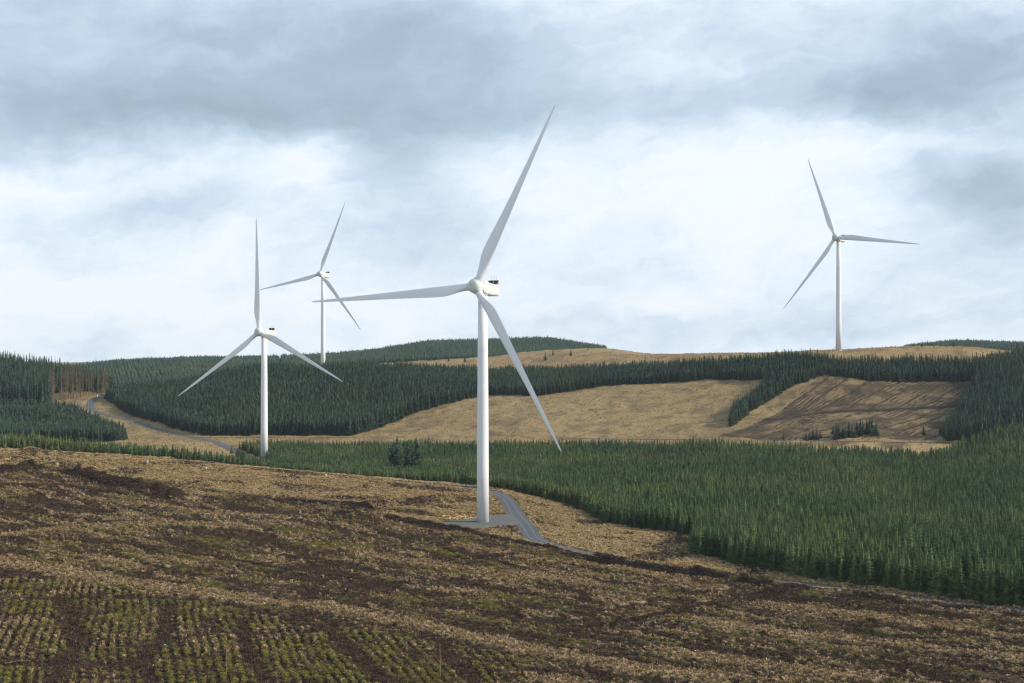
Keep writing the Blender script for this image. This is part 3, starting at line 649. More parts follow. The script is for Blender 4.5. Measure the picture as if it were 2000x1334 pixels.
def set_turbine(o, loc, yaw, az, label, cone, hub):
    o.location = loc; o.rotation_euler = (0, 0, yaw); dz = hub-81.4
    tag(o, label, 'wind turbine', 'wind turbines on the moor')
    for ch in o.children:
        nm = ch.name.split('.')[0]
        if nm == 'blade':
            ch.matrix_basis = Matrix.Translation((0, 0, dz)) @ HUBM @ Matrix.Rotation(R(az+120*ch['k']), 4, 'Y') @ Matrix.Rotation(R(cone), 4, 'X')
        elif nm == 'tower': ch.scale = (1, 1, (hub-1.9)/79.5)
        elif nm not in ('foundation', 'stair'): ch.matrix_basis = Matrix.Translation((0, 0, dz)) @ ch.matrix_basis
# (bearing px, distance, base row, rotor yaw relative to the line of sight, blade azimuth)
TS = [(943, 482, 1025, 30.2, 26.2, 1.9, 80.2, 'largest white wind turbine, standing on the gravel pad beside the curving road'),
      (516, 814, 899, 36.3, -4.6, .65, 72.9, 'white wind turbine rising from the young conifers, one blade pointing straight up'),
      (631, 1238, 725, 32.4, 18.8, -1.7, 84.0, 'smallest white wind turbine, behind the dark hillside forest, crossed by a nearer blade tip'),
      (1638, 1048, 684, 25.9, -22.5, -.5, 82.4, 'white wind turbine standing alone on the bare brown ridge')]
tl = [turb]+[copy_tree(turb) for _ in range(3)]
for o, (px_, D_, py_, yw, az_, cn, hb, lb) in zip(tl, TS):
    x, y = gd(px_, D_)
    z = (HZ-py_)*D_/F
    vang = math.atan2(px_-1000, F)
    set_turbine(o, (x, y, z), -(R(yw)+vang), az_, lb, cn, hb)

# ------------------------------------------------------------------ conifers
def conifer_parts(seed, h=10.0, rad=1.75, whorls=24, nb=8, skirt=.04, gap=0.0, dens=1.0, power=.82):
    r_ = random.Random(seed); tr = MB(); cr = MB()
    lean = (r_.uniform(-.15, .15), r_.uniform(-.15, .15))
    tr.tube([(0, 0, -.4), (lean[0]*.3, lean[1]*.3, h*.45), (lean[0], lean[1], h*.97)], [h*.0135, h*.009, .015], 6)
    lop = r_.uniform(0, 6.28)
    for i in range(whorls):
        t = skirt+(1-skirt)*(i+r_.uniform(-.25, .25))/whorls
        t = min(max(t, skirt), .985); z = h*t
        R0 = rad*(1-t)**power*(1 if t > .12 else .75+2*t)+.05
        cx, cy = lean[0]*t, lean[1]*t
        for k in range(max(4, int(nb*(1-.35*t)))):
            if r_.random() < gap: continue
            a = 6.283*k/nb+r_.uniform(-.4, .4)+i*1.1; ln = R0*r_.uniform(.72, 1.18)*(1+.14*math.cos(a-lop))
            dx_, dy_ = math.cos(a), math.sin(a); sx, sy = -dy_, dx_
            droop = (-.10-.45*(1-t))*ln*r_.uniform(.6, 1.3); up = .12*ln+(.35*ln if t > .85 else 0)
            wdt = .26*ln*r_.uniform(.8, 1.3)+.05
            P0 = Vector((cx, cy, z)); P1 = P0+Vector((dx_*ln*.55, dy_*ln*.55, droop*.45)); P2 = P0+Vector((dx_*ln, dy_*ln, droop*.8+up))
            S = Vector((sx, sy, 0)); roll = r_.uniform(-.35, .35)
            S2 = S*math.cos(roll)+Vector((0, 0, math.sin(roll)))
            vs = [P0, P1+S2*wdt, P1-S2*wdt, P2]; fs = [(0, 2, 1), (1, 2, 3)]
            for s in (-1, 1):                                  # side sprays, hanging a little
                for u in (.35, .68):
                    q = P0.lerp(P2, u); q.z += droop*.1; o = len(vs); l2 = ln*(.48-.25*u)*r_.uniform(.8, 1.3)
                    tip = q+Vector((dx_*.6*l2+sx*s*l2, dy_*.6*l2+sy*s*l2, -l2*r_.uniform(.15, .7)))
                    vs += [q+Vector((dx_*.14*ln, dy_*.14*ln, 0)), q-Vector((dx_*.10*ln, dy_*.10*ln, .02)), tip]; fs.append((o, o+1, o+2))
            cr.add(vs, fs)
    n_ = 7; rings = []
    for t in (skirt+.02, .3+skirt*.5, .6, .93):
        rr = .36*rad*(1-t)**power+.02; rings.append([(lean[0]*t+rr*math.cos(6.283*k/n_)*r_.uniform(.7, 1.2), lean[1]*t+rr*math.sin(6.283*k/n_)*r_.uniform(.7, 1.2), h*t+r_.uniform(-.2, .2)) for k in range(n_)])
    cr.loft(rings)
    top = Vector((lean[0], lean[1], h))                       # leader shoot
    for k in range(4):
        a = 1.57*k; cr.add([top, top+Vector((.10*math.cos(a), .10*math.sin(a), -.75)), top+Vector((.10*math.cos(a+1.2), .10*math.sin(a+1.2), -.8))], [(0, 1, 2)])
    return tr, cr
def joined(tr, cr, name, mats):
    mb = MB(); mb.cur = 0; mb.add(tr.v, tr.f); mb.cur = 1; mb.add(cr.v, cr.f); return mb.mesh(name, mats)
PROTO = {}
def proto(key, meshes):
    cl = bpy.data.collections.new('kit_'+key)
    for i, m in enumerate(meshes): cl.objects.link(bpy.data.objects.new('%s_%02d' % (key, i), m))
    PROTO[key] = (cl, len(meshes))
parts10 = [conifer_parts(100+i, 10, random.uniform(2.0, 2.4), random.choice((16, 18, 19)), 10, power=.74) for i in range(6)]
proto('spruce', [joined(t, c_, 'spruce', [M_BARK, M_SPRUCE]) for t, c_ in parts10]+[joined(t, c_, 'spruce', [M_BARK, M_BROWNCONE]) for t, c_ in [conifer_parts(190, 10, 1.6, 20, 7, gap=.3)]])
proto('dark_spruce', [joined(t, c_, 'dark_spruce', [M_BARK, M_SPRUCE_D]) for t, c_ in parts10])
lowp = [conifer_parts(200+i, 10, random.uniform(1.9, 2.5), 13, 7) for i in range(5)]
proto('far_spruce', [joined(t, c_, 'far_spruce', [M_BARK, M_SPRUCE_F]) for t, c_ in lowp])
tallp = [conifer_parts(300+i, 10, random.uniform(1.3, 1.7), 20, 8, skirt=sk, gap=.08) for i, sk in enumerate((.1, .3, .45, .2))]
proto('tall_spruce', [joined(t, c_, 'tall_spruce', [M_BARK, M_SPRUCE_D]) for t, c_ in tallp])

def scatter(name, key, P, S, ROT, IDX=None, parent=None):
    """one object drawing many instances (stuff)"""
    me = bpy.data.meshes.new(name); n = len(P); me.vertices.add(n); me.vertices.foreach_set('co', np.asarray(P, np.float32).ravel())
    a = me.attributes.new('scl', 'FLOAT_VECTOR', 'POINT'); a.data.foreach_set('vector', np.asarray(S, np.float32).ravel())
    a = me.attributes.new('rot', 'FLOAT_VECTOR', 'POINT'); a.data.foreach_set('vector', np.asarray(ROT, np.float32).ravel())
    cl, cnt = PROTO[key]
    if IDX is None: IDX = rng.integers(0, cnt, n)
    a = me.attributes.new('idx', 'INT', 'POINT'); a.data.foreach_set('value', np.asarray(IDX, np.int32))
    me.update(); o = obj(name, me)
    g = bpy.data.node_groups.new(name, 'GeometryNodeTree'); g.is_modifier = True
    g.interface.new_socket('Geometry', in_out='INPUT', socket_type='NodeSocketGeometry'); g.interface.new_socket('Geometry', in_out='OUTPUT', socket_type='NodeSocketGeometry')
    nd = g.nodes.new; gi = nd('NodeGroupInput'); go = nd('NodeGroupOutput'); ip = nd('GeometryNodeInstanceOnPoints'); ci = nd('GeometryNodeCollectionInfo')
    ci.inputs['Collection'].default_value = cl; ci.inputs['Separate Children'].default_value = True; ci.inputs['Reset Children'].default_value = True
    ip.inputs['Pick Instance'].default_value = True
    def at(nm, ty):
        q = nd('GeometryNodeInputNamedAttribute'); q.data_type = ty; q.inputs['Name'].default_value = nm
        return [s for s in q.outputs if s.enabled][0]
    lk = g.links.new; lk(gi.outputs[0], ip.inputs['Points']); lk(ci.outputs[0], ip.inputs['Instance'])
    lk(at('idx', 'INT'), ip.inputs['Instance Index']); lk(at('rot', 'FLOAT_VECTOR'), ip.inputs['Rotation']); lk(at('scl', 'FLOAT_VECTOR'), ip.inputs['Scale'])
    lk(ip.outputs[0], go.inputs[0])
    md = o.modifiers.new('scatter', 'NODES'); md.node_group = g
    return o
def plant(poly, step, ang=0.3, jit=.32):
    """planting grid inside a polygon"""
    P = np.array(poly); lo = P.min(0); hi_ = P.max(0); c0 = (lo+hi_)/2; rr = np.hypot(*(hi_-lo))/2+step
    k = np.arange(-rr, rr, step); a, b = np.meshgrid(k, k); a = a+rng.uniform(-jit, jit, a.shape)*step; b = b+rng.uniform(-jit, jit, a.shape)*step
    x = c0[0]+a*math.cos(ang)-b*math.sin(ang); y = c0[1]+a*math.sin(ang)+b*math.cos(ang)
    m = in_poly(x, y, poly); return x[m], y[m]
def tree_arrays(x, y, hmean, hvar, sink=.15, wide=1.0):
    n = len(x); z = base_h(x, y)-sink
    h = hmean*(1+hvar*rng.normal(size=n)*.5+.22*(fbm(x/18, y/18, 301, 3)-.5)*2); h = np.clip(h, hmean*.5, hmean*1.45)
    wd = h*rng.uniform(.85, 1.15, n)*wide
    S = np.stack([wd, wd, h], 1)/10; ROT = np.stack([rng.normal(0, .02, n), rng.normal(0, .02, n), rng.uniform(0, 6.28, n)], 1)
    return np.stack([x, y, z], 1), S, ROT, h
def clear_of_roads(x, y, d=2.5):
    k = road_dist(x, y)[0] > d; return x[k], y[k]

# --- the valley plantation
VFRONT = [gd(441, 885), gd(470, 800), gd(520, 720), gd(556, 655), gd(620, 632), gd(760, 628), gd(900, 622)] + \
         L([(1000, 961), (1051, 974), (1118, 990), (1189, 1025), (1280, 1038), (1350, 1048), (1353, 1083), (1454, 1106), (1597, 1134), (1755, 1154), (1877, 1174), (2000, 1189), (2120, 1203), (2300, 1222), (2520, 1248)])
VBACK = [gd(2520, 820), gd(2120, 800), gd(1990, 782), gd(1880, 762), gd(1838, 742), gd(1802, 722), gd(1780, 745), gd(1640, 756), gd(1425, 790), gd(1180, 826), gd(950, 852), gd(750, 872), gd(640, 880), gd(520, 900)]
x, y = plant(VFRONT+VBACK, 2.2, .25)
gapn = fbm(x/9, y/9, 401, 2); k = (gapn > .2); x, y = clear_of_roads(x[k], y[k], 2.0)
px_ = pix(x, y)
hm = np.interp(px_, [440, 950, 1200, 1400, 2000], [6.8, 7.4, 8.2, 9.4, 11.2])*np.interp(y, [350, 480, 780], [1.0, .93, .84])
Pv, Sv, Rv, hv = tree_arrays(x, y, 1.0, .13); Sv = Sv*hm[:, None]; hv = hv*hm
Sv[:, :2] *= np.interp(hm, [6.5, 11], [1.2, 1.0])[:, None]
k_ = rng.random(len(x)) < .04; Sv[k_] *= 1.22; hv[k_] *= 1.22
big = np.where((px_ > -10) & (px_ < 2010), hv/y, 0); order = np.argsort(-big); NEAR = order[:268]; REST = order[268:]
IV = rng.integers(0, 6, len(REST)); IV[rng.random(len(REST)) < .012] = 6
scatter('conifer_forest', 'spruce', Pv[REST], Sv[REST], Rv[REST], IV)
tag(bpy.data.objects['conifer_forest'], 'broad green conifer plantation filling the valley floor behind its front rows', 'forest', kind='stuff')
me_parts = [(t.mesh('trunk', M_BARK), c_.mesh('crown', M_SPRUCE)) for t, c_ in parts10]
deadc = [(t.mesh('trunk', M_BARK), c_.mesh('crown', M_BROWNCONE)) for t, c_ in [conifer_parts(180+i, 10, 1.5, 20, 7, gap=.3) for i in range(2)]]
def conifer(loc, scl, rz, v, label, group=None, parts=me_parts, cat='conifer', name='conifer_tree'):
    o = empty(name, loc, rz); o.scale = scl
    obj('trunk', parts[v][0], o); obj('crown', parts[v][1], o)
    return tag(o, label, cat, group)
for i in NEAR:
    if px_[i] > 1405 and px_[i] < 1500 and y[i] < 428 and random.random() < .22:
        conifer(Pv[i], Sv[i], Rv[i][2], random.randrange(2), 'browning half-dead conifer among the green ones at the near corner of the valley plantation', 'browning conifers at the plantation edge', deadc); continue
    conifer(Pv[i], Sv[i], Rv[i][2], random.randrange(6), 'tall green conifer standing in the nearest rows of the valley plantation, by the road verge', 'conifers in the front rows of the valley plantation')

# --- the other woods
def wood(name, key, poly, step, h, hvar, label, ang=.4, wide=1.0, hfun=None, keep=None, roads=True):
    x, y = plant(poly, step, ang)
    if roads: x, y = clear_of_roads(x, y, 3.0)
    k = fbm(x/16, y/16, 431, 2) > .14; x, y = x[k], y[k]
    P, S, RT, hh = tree_arrays(x, y, h, hvar, wide=wide)
    if hfun is not None: f_ = hfun(x, y); S = S*f_[:, None]
    tag(scatter(name, key, P, S, RT), label, 'forest', kind='stuff')
HILL = [gd(205, 1195), gd(250, 1120), gd(300, 1072), gd(345, 1028), gd(385, 1000), gd(430, 985), gd(500, 978), gd(640, 962), gd(690, 958)] + \
       L([(730, 838), (800, 808), (900, 783), (950, 772), (1050, 774), (1180, 756), (1300, 747), (1425, 742), (1490, 741)], 900) + \
       [gd(1500, 985), gd(1460, 948), gd(1424, 905)] + L([(1425, 835), (1465, 805), (1500, 785), (1545, 760), (1612, 737)], 830) + \
       [gd(1640, 955), gd(1700, 947), gd(1800, 950), gd(1905, 945), gd(2000, 945), gd(2000, 1000), gd(1900, 985), gd(1780, 992), gd(1640, 988), gd(1540, 1030), gd(1425, 1060), gd(1180, 1145), gd(1050, 1185), gd(950, 1195), gd(750, 1195), gd(640, 1196), gd(500, 1240), gd(250, 1235)]
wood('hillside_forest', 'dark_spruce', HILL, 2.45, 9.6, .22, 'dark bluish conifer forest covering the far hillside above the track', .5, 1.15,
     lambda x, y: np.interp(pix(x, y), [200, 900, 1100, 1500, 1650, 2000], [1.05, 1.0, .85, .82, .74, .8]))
RIGHT = L([(1908, 745), (1885, 790), (1858, 830)], 780)+[gd(1832, 800), gd(1850, 785), gd(1900, 778), gd(2500, 790), gd(2500, 1060), gd(2140, 1010), gd(1960, 985)]
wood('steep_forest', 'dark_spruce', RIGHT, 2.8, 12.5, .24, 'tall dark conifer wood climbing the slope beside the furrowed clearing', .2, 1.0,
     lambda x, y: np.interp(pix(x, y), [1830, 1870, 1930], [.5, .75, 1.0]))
LBLOCK = [gd(-420, 905), gd(120, 905), gd(236, 915), gd(246, 950), gd(225, 1005), gd(190, 1060), gd(150, 1118), gd(95, 1140), gd(-420, 1140)]
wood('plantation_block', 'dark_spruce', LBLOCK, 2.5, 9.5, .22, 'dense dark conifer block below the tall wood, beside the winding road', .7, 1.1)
TALL = [gd(-420, 1146), gd(20, 1146), gd(93, 1150), gd(100, 1210), gd(150, 1236), gd(205, 1250), gd(200, 1310), gd(-420, 1330)]
wood('tall_wood', 'tall_spruce', TALL, 3.1, 19.5, .25, 'wood of tall old dark conifers on the skyline above the plantation block', .1, .9,
     lambda x, y: np.interp(pix(x, y), [0, 100, 150, 210], [1.05, 1.0, .9, .8]))
YOUNG = [gd(-380, 590), gd(40, 596), gd(100, 612), gd(150, 626), gd(300, 612), gd(420, 612), gd(540, 622), gd(537, 655), gd(420, 690), gd(250, 690), gd(100, 670), gd(-380, 660)]
wood('young_plantation', 'spruce', YOUNG, 2.4, 6.3, .35, 'belt of young conifers peeping over the near brow, below the turbine with the upright blade', .2, 1.15)
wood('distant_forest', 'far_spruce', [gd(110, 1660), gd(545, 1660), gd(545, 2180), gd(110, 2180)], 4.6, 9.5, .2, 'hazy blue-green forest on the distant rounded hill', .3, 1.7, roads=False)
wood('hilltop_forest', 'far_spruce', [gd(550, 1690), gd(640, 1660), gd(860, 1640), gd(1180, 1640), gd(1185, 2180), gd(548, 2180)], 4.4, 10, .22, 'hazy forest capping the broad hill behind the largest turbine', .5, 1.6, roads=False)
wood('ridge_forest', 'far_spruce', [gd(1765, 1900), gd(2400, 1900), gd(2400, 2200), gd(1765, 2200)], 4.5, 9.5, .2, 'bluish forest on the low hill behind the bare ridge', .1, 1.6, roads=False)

# --- single conifers that stand apart
SINGLE = [(1115, 684, 1300, 7, 'single round-topped conifer on the brown moor skyline, right of the largest turbine'),
          (1080, 686, 1320, 6, 'small dark conifer on the brown moor, second along the skyline from the largest turbine'),
          (1065, 709, 1290, 8, 'lone dark conifer low on the brown moor, just above the forest edge'),
          (908, 700, 1330, 8, 'conifer on the brown moor just left of the largest tower'),
          (876, 702, 1350, 7, 'wider conifer on the brown moor, further left of the largest tower'),
          (1148, 682, 1350, 3, 'tiny conifer at the top of the brown moor hill'),
          (1407, 694, 1150, 3, 'tiny conifer on the bare skyline midway between the two biggest towers'),
          (1566, 688, 1080, 3.5, 'small conifer on the skyline just left of the ridge turbine'),
          (1800, 680, 1085, 5, 'low spreading conifer on the ridge right of its turbine'),
          (1862, 680, 1090, 6, 'dark bushy conifer on the ridge in front of the bluish forest'),
          (1988, 690, 1060, 9, 'conifer at the right end of the bare ridge skyline'),
          (1531, 850, 815, 7, 'single pointed conifer at the foot of the furrowed clearing'),
          (1512, 852, 812, 4, 'short conifer beside the single pointed one at the clearing foot'),
          (776, 905, 715, 21, 'tall dark conifer towering over the valley plantation, leftmost of three'),
          (797, 905, 722, 19, 'tall dark conifer towering over the valley plantation, middle of three'),
          (813, 903, 728, 20, 'tall dark conifer towering over the valley plantation, rightmost of three'),
          (766, 905, 724, 17, 'dark conifer at the left foot of the three that tower over the valley plantation'),
          (806, 905, 716, 16.5, 'dark conifer in front of the three that tower over the valley plantation'),
          (207, 779, 1195, 0, ''), (213, 765, 1262, 20, 'dark conifer standing at the right end of the bare trunks'),
          (219, 766, 1250, 17, 'broad dark conifer beside the last bare trunks, by the road bend'),
          (1804, 852, 806, 7, 'small conifer standing clear of the tall slope wood')]
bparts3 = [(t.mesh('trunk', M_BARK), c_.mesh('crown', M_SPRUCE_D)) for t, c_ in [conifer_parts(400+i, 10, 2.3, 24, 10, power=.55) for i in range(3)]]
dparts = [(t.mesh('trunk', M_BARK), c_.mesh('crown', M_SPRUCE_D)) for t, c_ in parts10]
for px1, py1, D1, h1, lb in SINGLE:
    if not h1: continue
    x1, y1 = gd(px1, D1); z1 = float(base_h(x1, y1))-.2; wd = h1*(random.uniform(1.0, 1.3) if h1 < 12 else .85)
    conifer((x1, y1, z1), (wd/10, wd/10, h1/10), random.uniform(0, 6), random.randrange(3 if h1 > 12 else 6), lb, None, bparts3 if h1 > 12 else dparts)
def clump(pts, label, group):
    for px1, D1, h1 in pts:
        x1, y1 = gd(px1, D1); wd = h1*random.uniform(1.3, 1.7)
        conifer((x1, y1, float(base_h(x1, y1))-.2), (wd/10, wd/10, h1/10), random.uniform(0, 6), random.randrange(6), label, group, dparts)
clump([(1626+i*5.6+random.uniform(-3, 3), 814+random.uniform(-7, 8), random.uniform(6, 10.5)) for i in range(17)], 'bushy dark conifer in the clump at the foot of the furrowed clearing', 'clump of bushy conifers below the furrowed clearing')
clump([(1574+i*7, 810+random.uniform(-2, 4), random.uniform(5, 7)) for i in range(5)], 'low conifer in the small clump left of the larger clump below the clearing', 'small clump of low conifers')

# --- bare trunks at the edge of the tall wood
def bare_parts(seed, h=20):
    r_ = random.Random(seed); tr = MB(); tp = MB()
    tr.tube([(0, 0, -.5), (r_.uniform(-.2, .2), 0, h*.5), (r_.uniform(-.4, .4), r_.uniform(-.3, .3), h)], [.17, .13, .04], 7)
    for i in range(46):
        z = h*r_.uniform(.45, .99)**.8; a = r_.uniform(0, 6.28); ln = r_.uniform(.4, 1.5)*(1.25-z/h)*1.6
        p0 = Vector((0, 0, z)); p1 = p0+Vector((math.cos(a)*ln, math.sin(a)*ln, r_.uniform(-.5, .1)*ln)); s = Vector((0, 0, .10+.05*ln))
        tp.add([p0+s, p0-s, p1], [(0, 1, 2)])
    return tr.mesh('trunk', M_BARKP), tp.mesh('dead_branches', M_HEATH if seed % 4 else M_BROWNCONE)
bparts = [bare_parts(i) for i in range(5)]
for i in range(110):
    u = random.random(); px1 = 96+u*116; D1 = 1168+u*62+random.uniform(-3, 14); x1, y1 = gd(px1, D1); h1 = random.uniform(22, 31)*(1.0-.2*u)
    o = empty('bare_tree', (x1, y1, float(base_h(x1, y1))), random.uniform(0, 6)); o.scale = (1.15, 1.15, h1/20)
    v = random.randrange(5); obj('trunk', bparts[v][0], o); obj('dead_branches', bparts[v][1], o)
    if random.random() < .1:
        o.rotation_euler = (random.uniform(-.2, .2), random.uniform(.35, .7)*random.choice((-1, 1)), 0)
        tag(o, 'leaning bare trunk propped among the upright ones at the cut edge of the tall wood', 'bare tree', 'leaning bare trunks')
    else: tag(o, 'upright bare brown trunk at the cut edge of the tall wood above the road bend', 'bare tree', 'bare trunks at the cut edge')

# ------------------------------------------------------------------ ground cover
def tuft(seed, n=26, h=.62, spread=.5, wd=.045, mats=M_STRAW, bend=.6):
    r_ = random.Random(seed); mb = MB()
    for i in range(n):
        a = r_.uniform(0, 6.28); r0 = r_.uniform(0, .16); l = h*r_.uniform(.6, 1.15); sp = spread*r_.uniform(.2, 1.2)
        d = Vector((math.cos(a), math.sin(a), 0)); s = Vector((-d.y, d.x, 0))*wd*r_.uniform(.7, 1.5)
        p0 = d*r0+Vector((0, 0, -.08)); p1 = d*(r0+sp*.4)+Vector((0, 0, l*.75)); p2 = d*(r0+sp)+Vector((0, 0, l*(1-bend*.35*r_.random())))
        mb.add([p0-s, p0+s, p1+s*.8, p1-s*.8, p2], [(0, 1, 2, 3), (3, 2, 4)])
    return mb.mesh('tuft', mats)
def cushion(seed, n=60, rad=.5, h=.28, mats=M_MOSSL):
    r_ = random.Random(seed); mb = MB()
    for i in range(n):
        a = r_.uniform(0, 6.28); q = math.sqrt(r_.random()); p = Vector((rad*q*math.cos(a), rad*q*math.sin(a), h*(1-q*q)*r_.uniform(.5, 1.1)))
        d = Vector((r_.uniform(-1, 1), r_.uniform(-1, 1), r_.uniform(.1, .9))).normalized()*r_.uniform(.10, .2); s = d.cross(Vector((r_.uniform(-1, 1), r_.uniform(-1, 1), .3))).normalized()*.06
        mb.add([p-s, p+s, p+d], [(0, 1, 2)])
    return mb.mesh('cushion', mats)
def brash(seed, n=55, rad=.75, h=.7):
    r_ = random.Random(seed); mb = MB()
    for i in range(n):
        a = r_.uniform(0, 6.28); q = math.sqrt(r_.random()); p = Vector((rad*q*math.cos(a), rad*q*math.sin(a), h*.5*(1-q)*r_.random()))
        d = Vector((r_.uniform(-1, 1), r_.uniform(-1, 1), r_.uniform(-.1, 1.1))).normalized()*r_.uniform(.3, .8)*h; s = d.cross(Vector((r_.uniform(-1, 1), r_.uniform(-1, 1), .2))).normalized()*r_.uniform(.03, .09)
        mb.cur = 1 if r_.random() < .09 else 0
        mb.add([p-s, p+s, p+d+s*.3, p+d-s*.3], [(0, 1, 2, 3)])
    return mb.mesh('brash', [M_HEATH, M_PALETWIG])
proto('straw', [tuft(i) for i in range(4)]+[tuft(40+i, 22, .7, .4, .05, M_RUSSET) for i in range(3)])
proto('gold', [tuft(60+i, 28, .6, .6, .06, M_GOLD) for i in range(4)]+[tuft(80, 24, .7, .5, .06, M_STRAW), tuft(81, 24, .6, .5, .06, M_RUSSET)])
proto('rough', [tuft(120+i, 24, .42, .5, .05, M_OLIVE) for i in range(3)]+[cushion(140+i, 50, .5, .3, M_OLIVE) for i in range(2)]+[tuft(150, 20, .5, .4, .045, M_STRAW)])
proto('moss', [cushion(i) for i in range(4)])
proto('brash', [brash(i) for i in range(5)])
def cand(n, d0, d1, p0=-60, p1=2060):
    D = np.sqrt(rng.uniform(d0*d0, d1*d1, n)); return (rng.uniform(p0, p1, n)-1000)/F*D, D
X_, Y_ = cand(520000, 258, 640, -200, 2330)
MK = masks(X_, Y_); RD_ = road_dist(X_, Y_); Z_ = height(X_, Y_, True, MK, RD_)
ok = (RD_[0] > .4) & (pad_dist(X_, Y_) > .3)
st, pe, mo, re, go, gr = MK; u = rng.random(len(X_))
kstraw = ok & (u < .03+.85*st) & (pe < .75) & (go < .5) & (rng.random(len(X_)) > pe)
kgold = ok & ~kstraw & (go > .25) & (u < .95*go)
kmoss = ok & ~kstraw & ~kgold & (rng.random(len(X_)) < .85*mo*(1-pe*.8))
krough = ok & ~kstraw & ~kgold & ~kmoss & (rng.random(len(X_)) < .38*(1-pe)*(1-.7*go))
kbr = ok & ~krough & ~kstraw & ~kgold & ~kmoss & (rng.random(len(X_)) < .06+.42*pe)
def place(name, key, k, smin, smax, label, cat, zs=1.0, extra=None):
    P = np.stack([X_[k], Y_[k], Z_[k]], 1)
    if extra is not None: P = np.vstack([P, extra])
    n = len(P); s = rng.uniform(smin, smax, n)
    S = np.stack([s, s, s*zs*rng.uniform(.8, 1.25, n)], 1); ROT = np.stack([rng.normal(0, .12, n), rng.normal(0, .12, n), rng.uniform(0, 6.28, n)], 1)
    tag(scatter(name, key, P, S, ROT), label, cat, kind='stuff')
def ring(pts, n, wd):
    p = resample(pts, .4); i = rng.integers(0, len(p), n); x = p[i, 0]+rng.normal(0, wd*.55, n); y = p[i, 1]+rng.normal(0, wd*.55, n); return x, y
hx = []; hy = []
for pl, wd, hh in HEAPS:
    ln = np.hypot(*np.diff(np.array(pl), axis=0).T).sum(); a_, b_ = ring(pl, int(ln*wd*2.0), wd); hx.append(a_); hy.append(b_)
hx = np.concatenate(hx); hy = np.concatenate(hy); kk = road_dist(hx, hy)[0] > .6; hx, hy = hx[kk], hy[kk]
HE = np.stack([hx, hy, ground(hx, hy)], 1)
xs, ys = cand(60000, 760, 1330); mk2 = masks(xs, ys); kk = (mk2[4] > .3) & (rng.random(len(xs)) < mk2[4]) & (road_dist(xs, ys)[0] > .5); xs, ys = xs[kk], ys[kk]
GE = np.stack([xs, ys, ground(xs, ys)], 1)
place('moor_grass', 'straw', kstraw, .5, 1.15, 'pale straw tussocks streaked across the cleared foreground', 'grass')
place('golden_grass', 'gold', kgold, .6, 1.2, 'golden grass tussocks on verges and open slopes', 'grass', extra=GE)
place('rough_grass', 'rough', krough, .5, 1.1, 'low olive and brown rough grass between the streaks on the cleared ground', 'grass')
place('moss', 'moss', kmoss, .6, 1.4, 'yellow-green moss cushions on the cleared foreground and its rows of mounds', 'moss')
place('heather', 'brash', kbr, .6, 1.25, 'dark brown heather and brash lying in bands and heaps', 'heather', extra=HE)

# ------------------------------------------------------------------ small things
def on(px1, py1): x1, y1 = gp(px1, py1); return x1, y1, float(ground(x1, y1)[0])
def marker(px1, py1, h1, lb, D=None):
    x1, y1 = gd(px1, D) if D else gp(px1, py1); z1 = float(ground(x1, y1)[0])
    o = empty('marker_post', (x1, y1, z1), random.uniform(-.3, .3))
    mb = MB(); mb.box((0, 0, h1/2-.15), (.55, .35, h1+.3)); q = obj('post', mb.mesh('post', M_WHITE), o); bevel(q, .04)
    mb = MB(); mb.loft([[(-.32, -.22, h1), (.32, -.22, h1), (.32, .22, h1), (-.32, .22, h1)], [(-.05, -.05, h1+.16), (.05, -.05, h1+.16), (.05, .05, h1+.16), (-.05, .05, h1+.16)]]); obj('cap', mb.mesh('cap', M_WHITE), o)
    tag(o, lb, 'marker post', 'white marker posts along the roads')
marker(288, 912, 1.35, 'white marker post on the pale grass in front of the grassy mound')
marker(403, 917, .9, 'low white marker post beside the road on the brow, left of the upright-blade turbine')
marker(637, 932, .7, 'small white marker post on the grass brow between two tall towers')
marker(190, 0, 2.2, 'white marker post beside the far road bend below the bare trunks', 1212)
def pole(px1, pyb, pyt, lean, lb):
    x1, y1, z1 = on(px1, pyb); h1 = (pyb-pyt)*y1/F
    mb = MB(); mb.tube([(0, 0, -.4), (lean*.4, 0, h1*.5), (lean, 0, h1)], [.085, .07, .045], 8)
    o = empty('wooden_pole', (x1, y1, z1)); obj('shaft', mb.mesh('shaft', M_WOOD), o)
    mb = MB(); 
    for k in range(5):
        a = random.uniform(0, 6.28); z_ = h1*random.uniform(.75, .97); mb.tube([(lean*z_/h1, 0, z_), (lean*z_/h1+.3*math.cos(a), .3*math.sin(a), z_+.12)], [.025, .01], 5)
    obj('snag', mb.mesh('snag', M_WOOD), o); tag(o, lb, 'pole', 'bare poles standing in the cleared field')
pole(442, 1322, 1262, .05, 'bare wooden pole among the rows of moss mounds, near the bottom edge')
pole(860, 1322, 1252, -.1, 'bare wooden pole at the right end of the moss mound rows')
pole(1562, 1276, 1192, .1, 'tallest bare wooden pole, alone in the field below the plantation road')
def boulder(px1, py1, s, lb, group=None):
    x1, y1, z1 = on(px1, py1); r_ = random.Random(int(px1)); mb = MB(); n = 9; rings = []
    for j, t in enumerate((-.35, .1, .5, .85, 1.0)):
        rr = math.sqrt(max(.02, 1-t*t)) if t > 0 else .95
        rings.append([(s*rr*r_.uniform(.8, 1.15)*math.cos(6.283*k/n), s*.7*rr*r_.uniform(.8, 1.15)*math.sin(6.283*k/n), s*.62*t*r_.uniform(.9, 1.1)) for k in range(n)])
    mb.loft(rings); o = obj('boulder', mb.mesh('boulder', M_STONE)); o.location = (x1, y1, z1+.1); o.rotation_euler = (0, 0, r_.uniform(0, 6)); tag(o, lb, 'boulder', group)
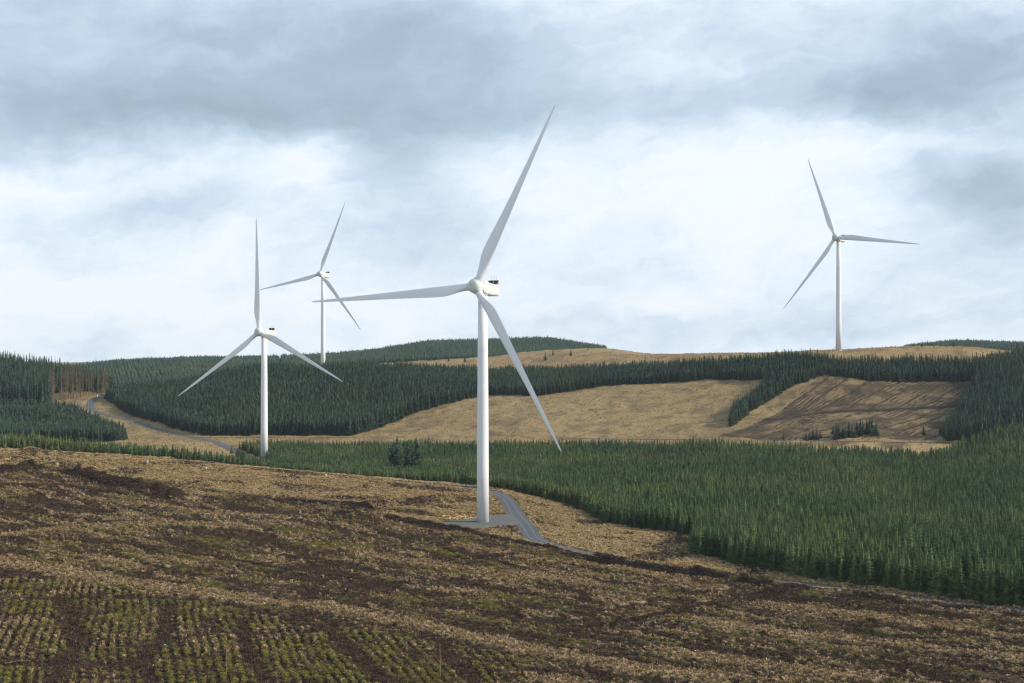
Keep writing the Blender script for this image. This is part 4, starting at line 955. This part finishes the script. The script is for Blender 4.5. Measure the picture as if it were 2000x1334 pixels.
for px1, py1, s in [(1546, 1146, .7), (1562, 1147.5, .8), (1574, 1149, .55), (1588, 1152, .5), (1608, 1154, .65), (1624, 1157, .5), (1640, 1160, .6), (1503, 1139, .6)]:
    boulder(px1, py1, s, 'pale boulder in the row along the near edge of the plantation road', 'boulders edging the road')
boulder(1655, 1262, .45, 'whitish stone lying alone in the cleared field on the right')
boulder(322, 1261, .35, 'pale flat stone among the moss mound rows')
# fallen stems
def fallen(px1, py1, ln, rz, lb):
    x1, y1, z1 = on(px1, py1); mb = MB(); mb.tube([(-ln/2, 0, .25), (0, .1, .45), (ln/2, 0, .3)], [.13, .10, .05], 7)
    o = empty('fallen_trunk', (x1, y1, z1+.15), rz); obj('trunk', mb.mesh('trunk', M_BARKP), o)
    mb = MB()
    for k in range(6):
        xx = ln*(-.3+.13*k); mb.tube([(xx, 0, .4), (xx+.25, random.uniform(-.4, .4), .9)], [.03, .01], 5)
    obj('broken_branch', mb.mesh('broken_branch', M_BARKP), o); tag(o, lb, 'fallen trunk', 'fallen stems in the cleared field')
fallen(225, 1268, 7, .05, 'thin pale fallen trunk lying level between the moss mound rows'); fallen(35, 1292, 5, .5, 'bent pale fallen trunk near the lower left corner')
fallen(664, 1018, 4, 1.2, 'dark fallen trunk on the red-brown heath'); fallen(985, 1090, 5, .2, 'grey fallen trunk on the brash heap below the gravel pad'); fallen(640, 1180, 4, .9, 'short fallen trunk beside the pale grass band')
# road-side bushes at the plantation foot
def bush(px1, py1, s, lb):
    x1, y1, z1 = on(px1, py1); mb = MB(); r_ = random.Random(int(px1))
    for i in range(420):
        d = Vector((r_.gauss(0, 1), r_.gauss(0, .7), abs(r_.gauss(0, .8))+.05)); d = d.normalized()*(r_.random()**.5); p = Vector((d.x*s, d.y*s*.7, d.z*s*.65))
        a = Vector((r_.uniform(-1, 1), r_.uniform(-1, 1), r_.uniform(0, 1))).normalized()*.24; b_ = a.cross(Vector((.3, .5, .8))).normalized()*.09
        mb.add([p-b_, p+b_, p+a], [(0, 1, 2)])
    o = empty('bush', (x1, y1, z1)); obj('foliage', mb.mesh('foliage', M_SPRUCE), o)
    mb = MB(); 
    for k in range(5): mb.tube([(0, 0, -.2), (s*.4*math.cos(k*1.3), s*.3*math.sin(k*1.3), s*.4)], [.05, .02], 5)
    obj('stem', mb.mesh('stem', M_BARK), o); tag(o, lb, 'bush')
bush(1468, 1111, 2.3, 'light green bush at the foot of the plantation near its corner'); bush(1722, 1150, 2.6, 'bright green low bush under the plantation edge, right of the pole')

# ------------------------------------------------------------------ haze: a closed box of thin air round everything
mb = MB(); mb.box((0, 1690, 45), (4300, 3480, 230)); hz = mb.mesh('haze', [])
hm_ = bpy.data.materials.new('haze_air'); hm_.use_nodes = True; t = NT(hm_.node_tree); pv = t.n('ShaderNodeVolumePrincipled'); oo = t.n('ShaderNodeOutputMaterial')
t.link(pv.outputs[0], oo.inputs['Volume']); pv.inputs['Color'].default_value = (.80, .90, 1.0, 1); pv.inputs['Density'].default_value = .00004; pv.inputs['Anisotropy'].default_value = .2
hz.materials.append(hm_); tag(obj('haze', hz), kind='stuff')
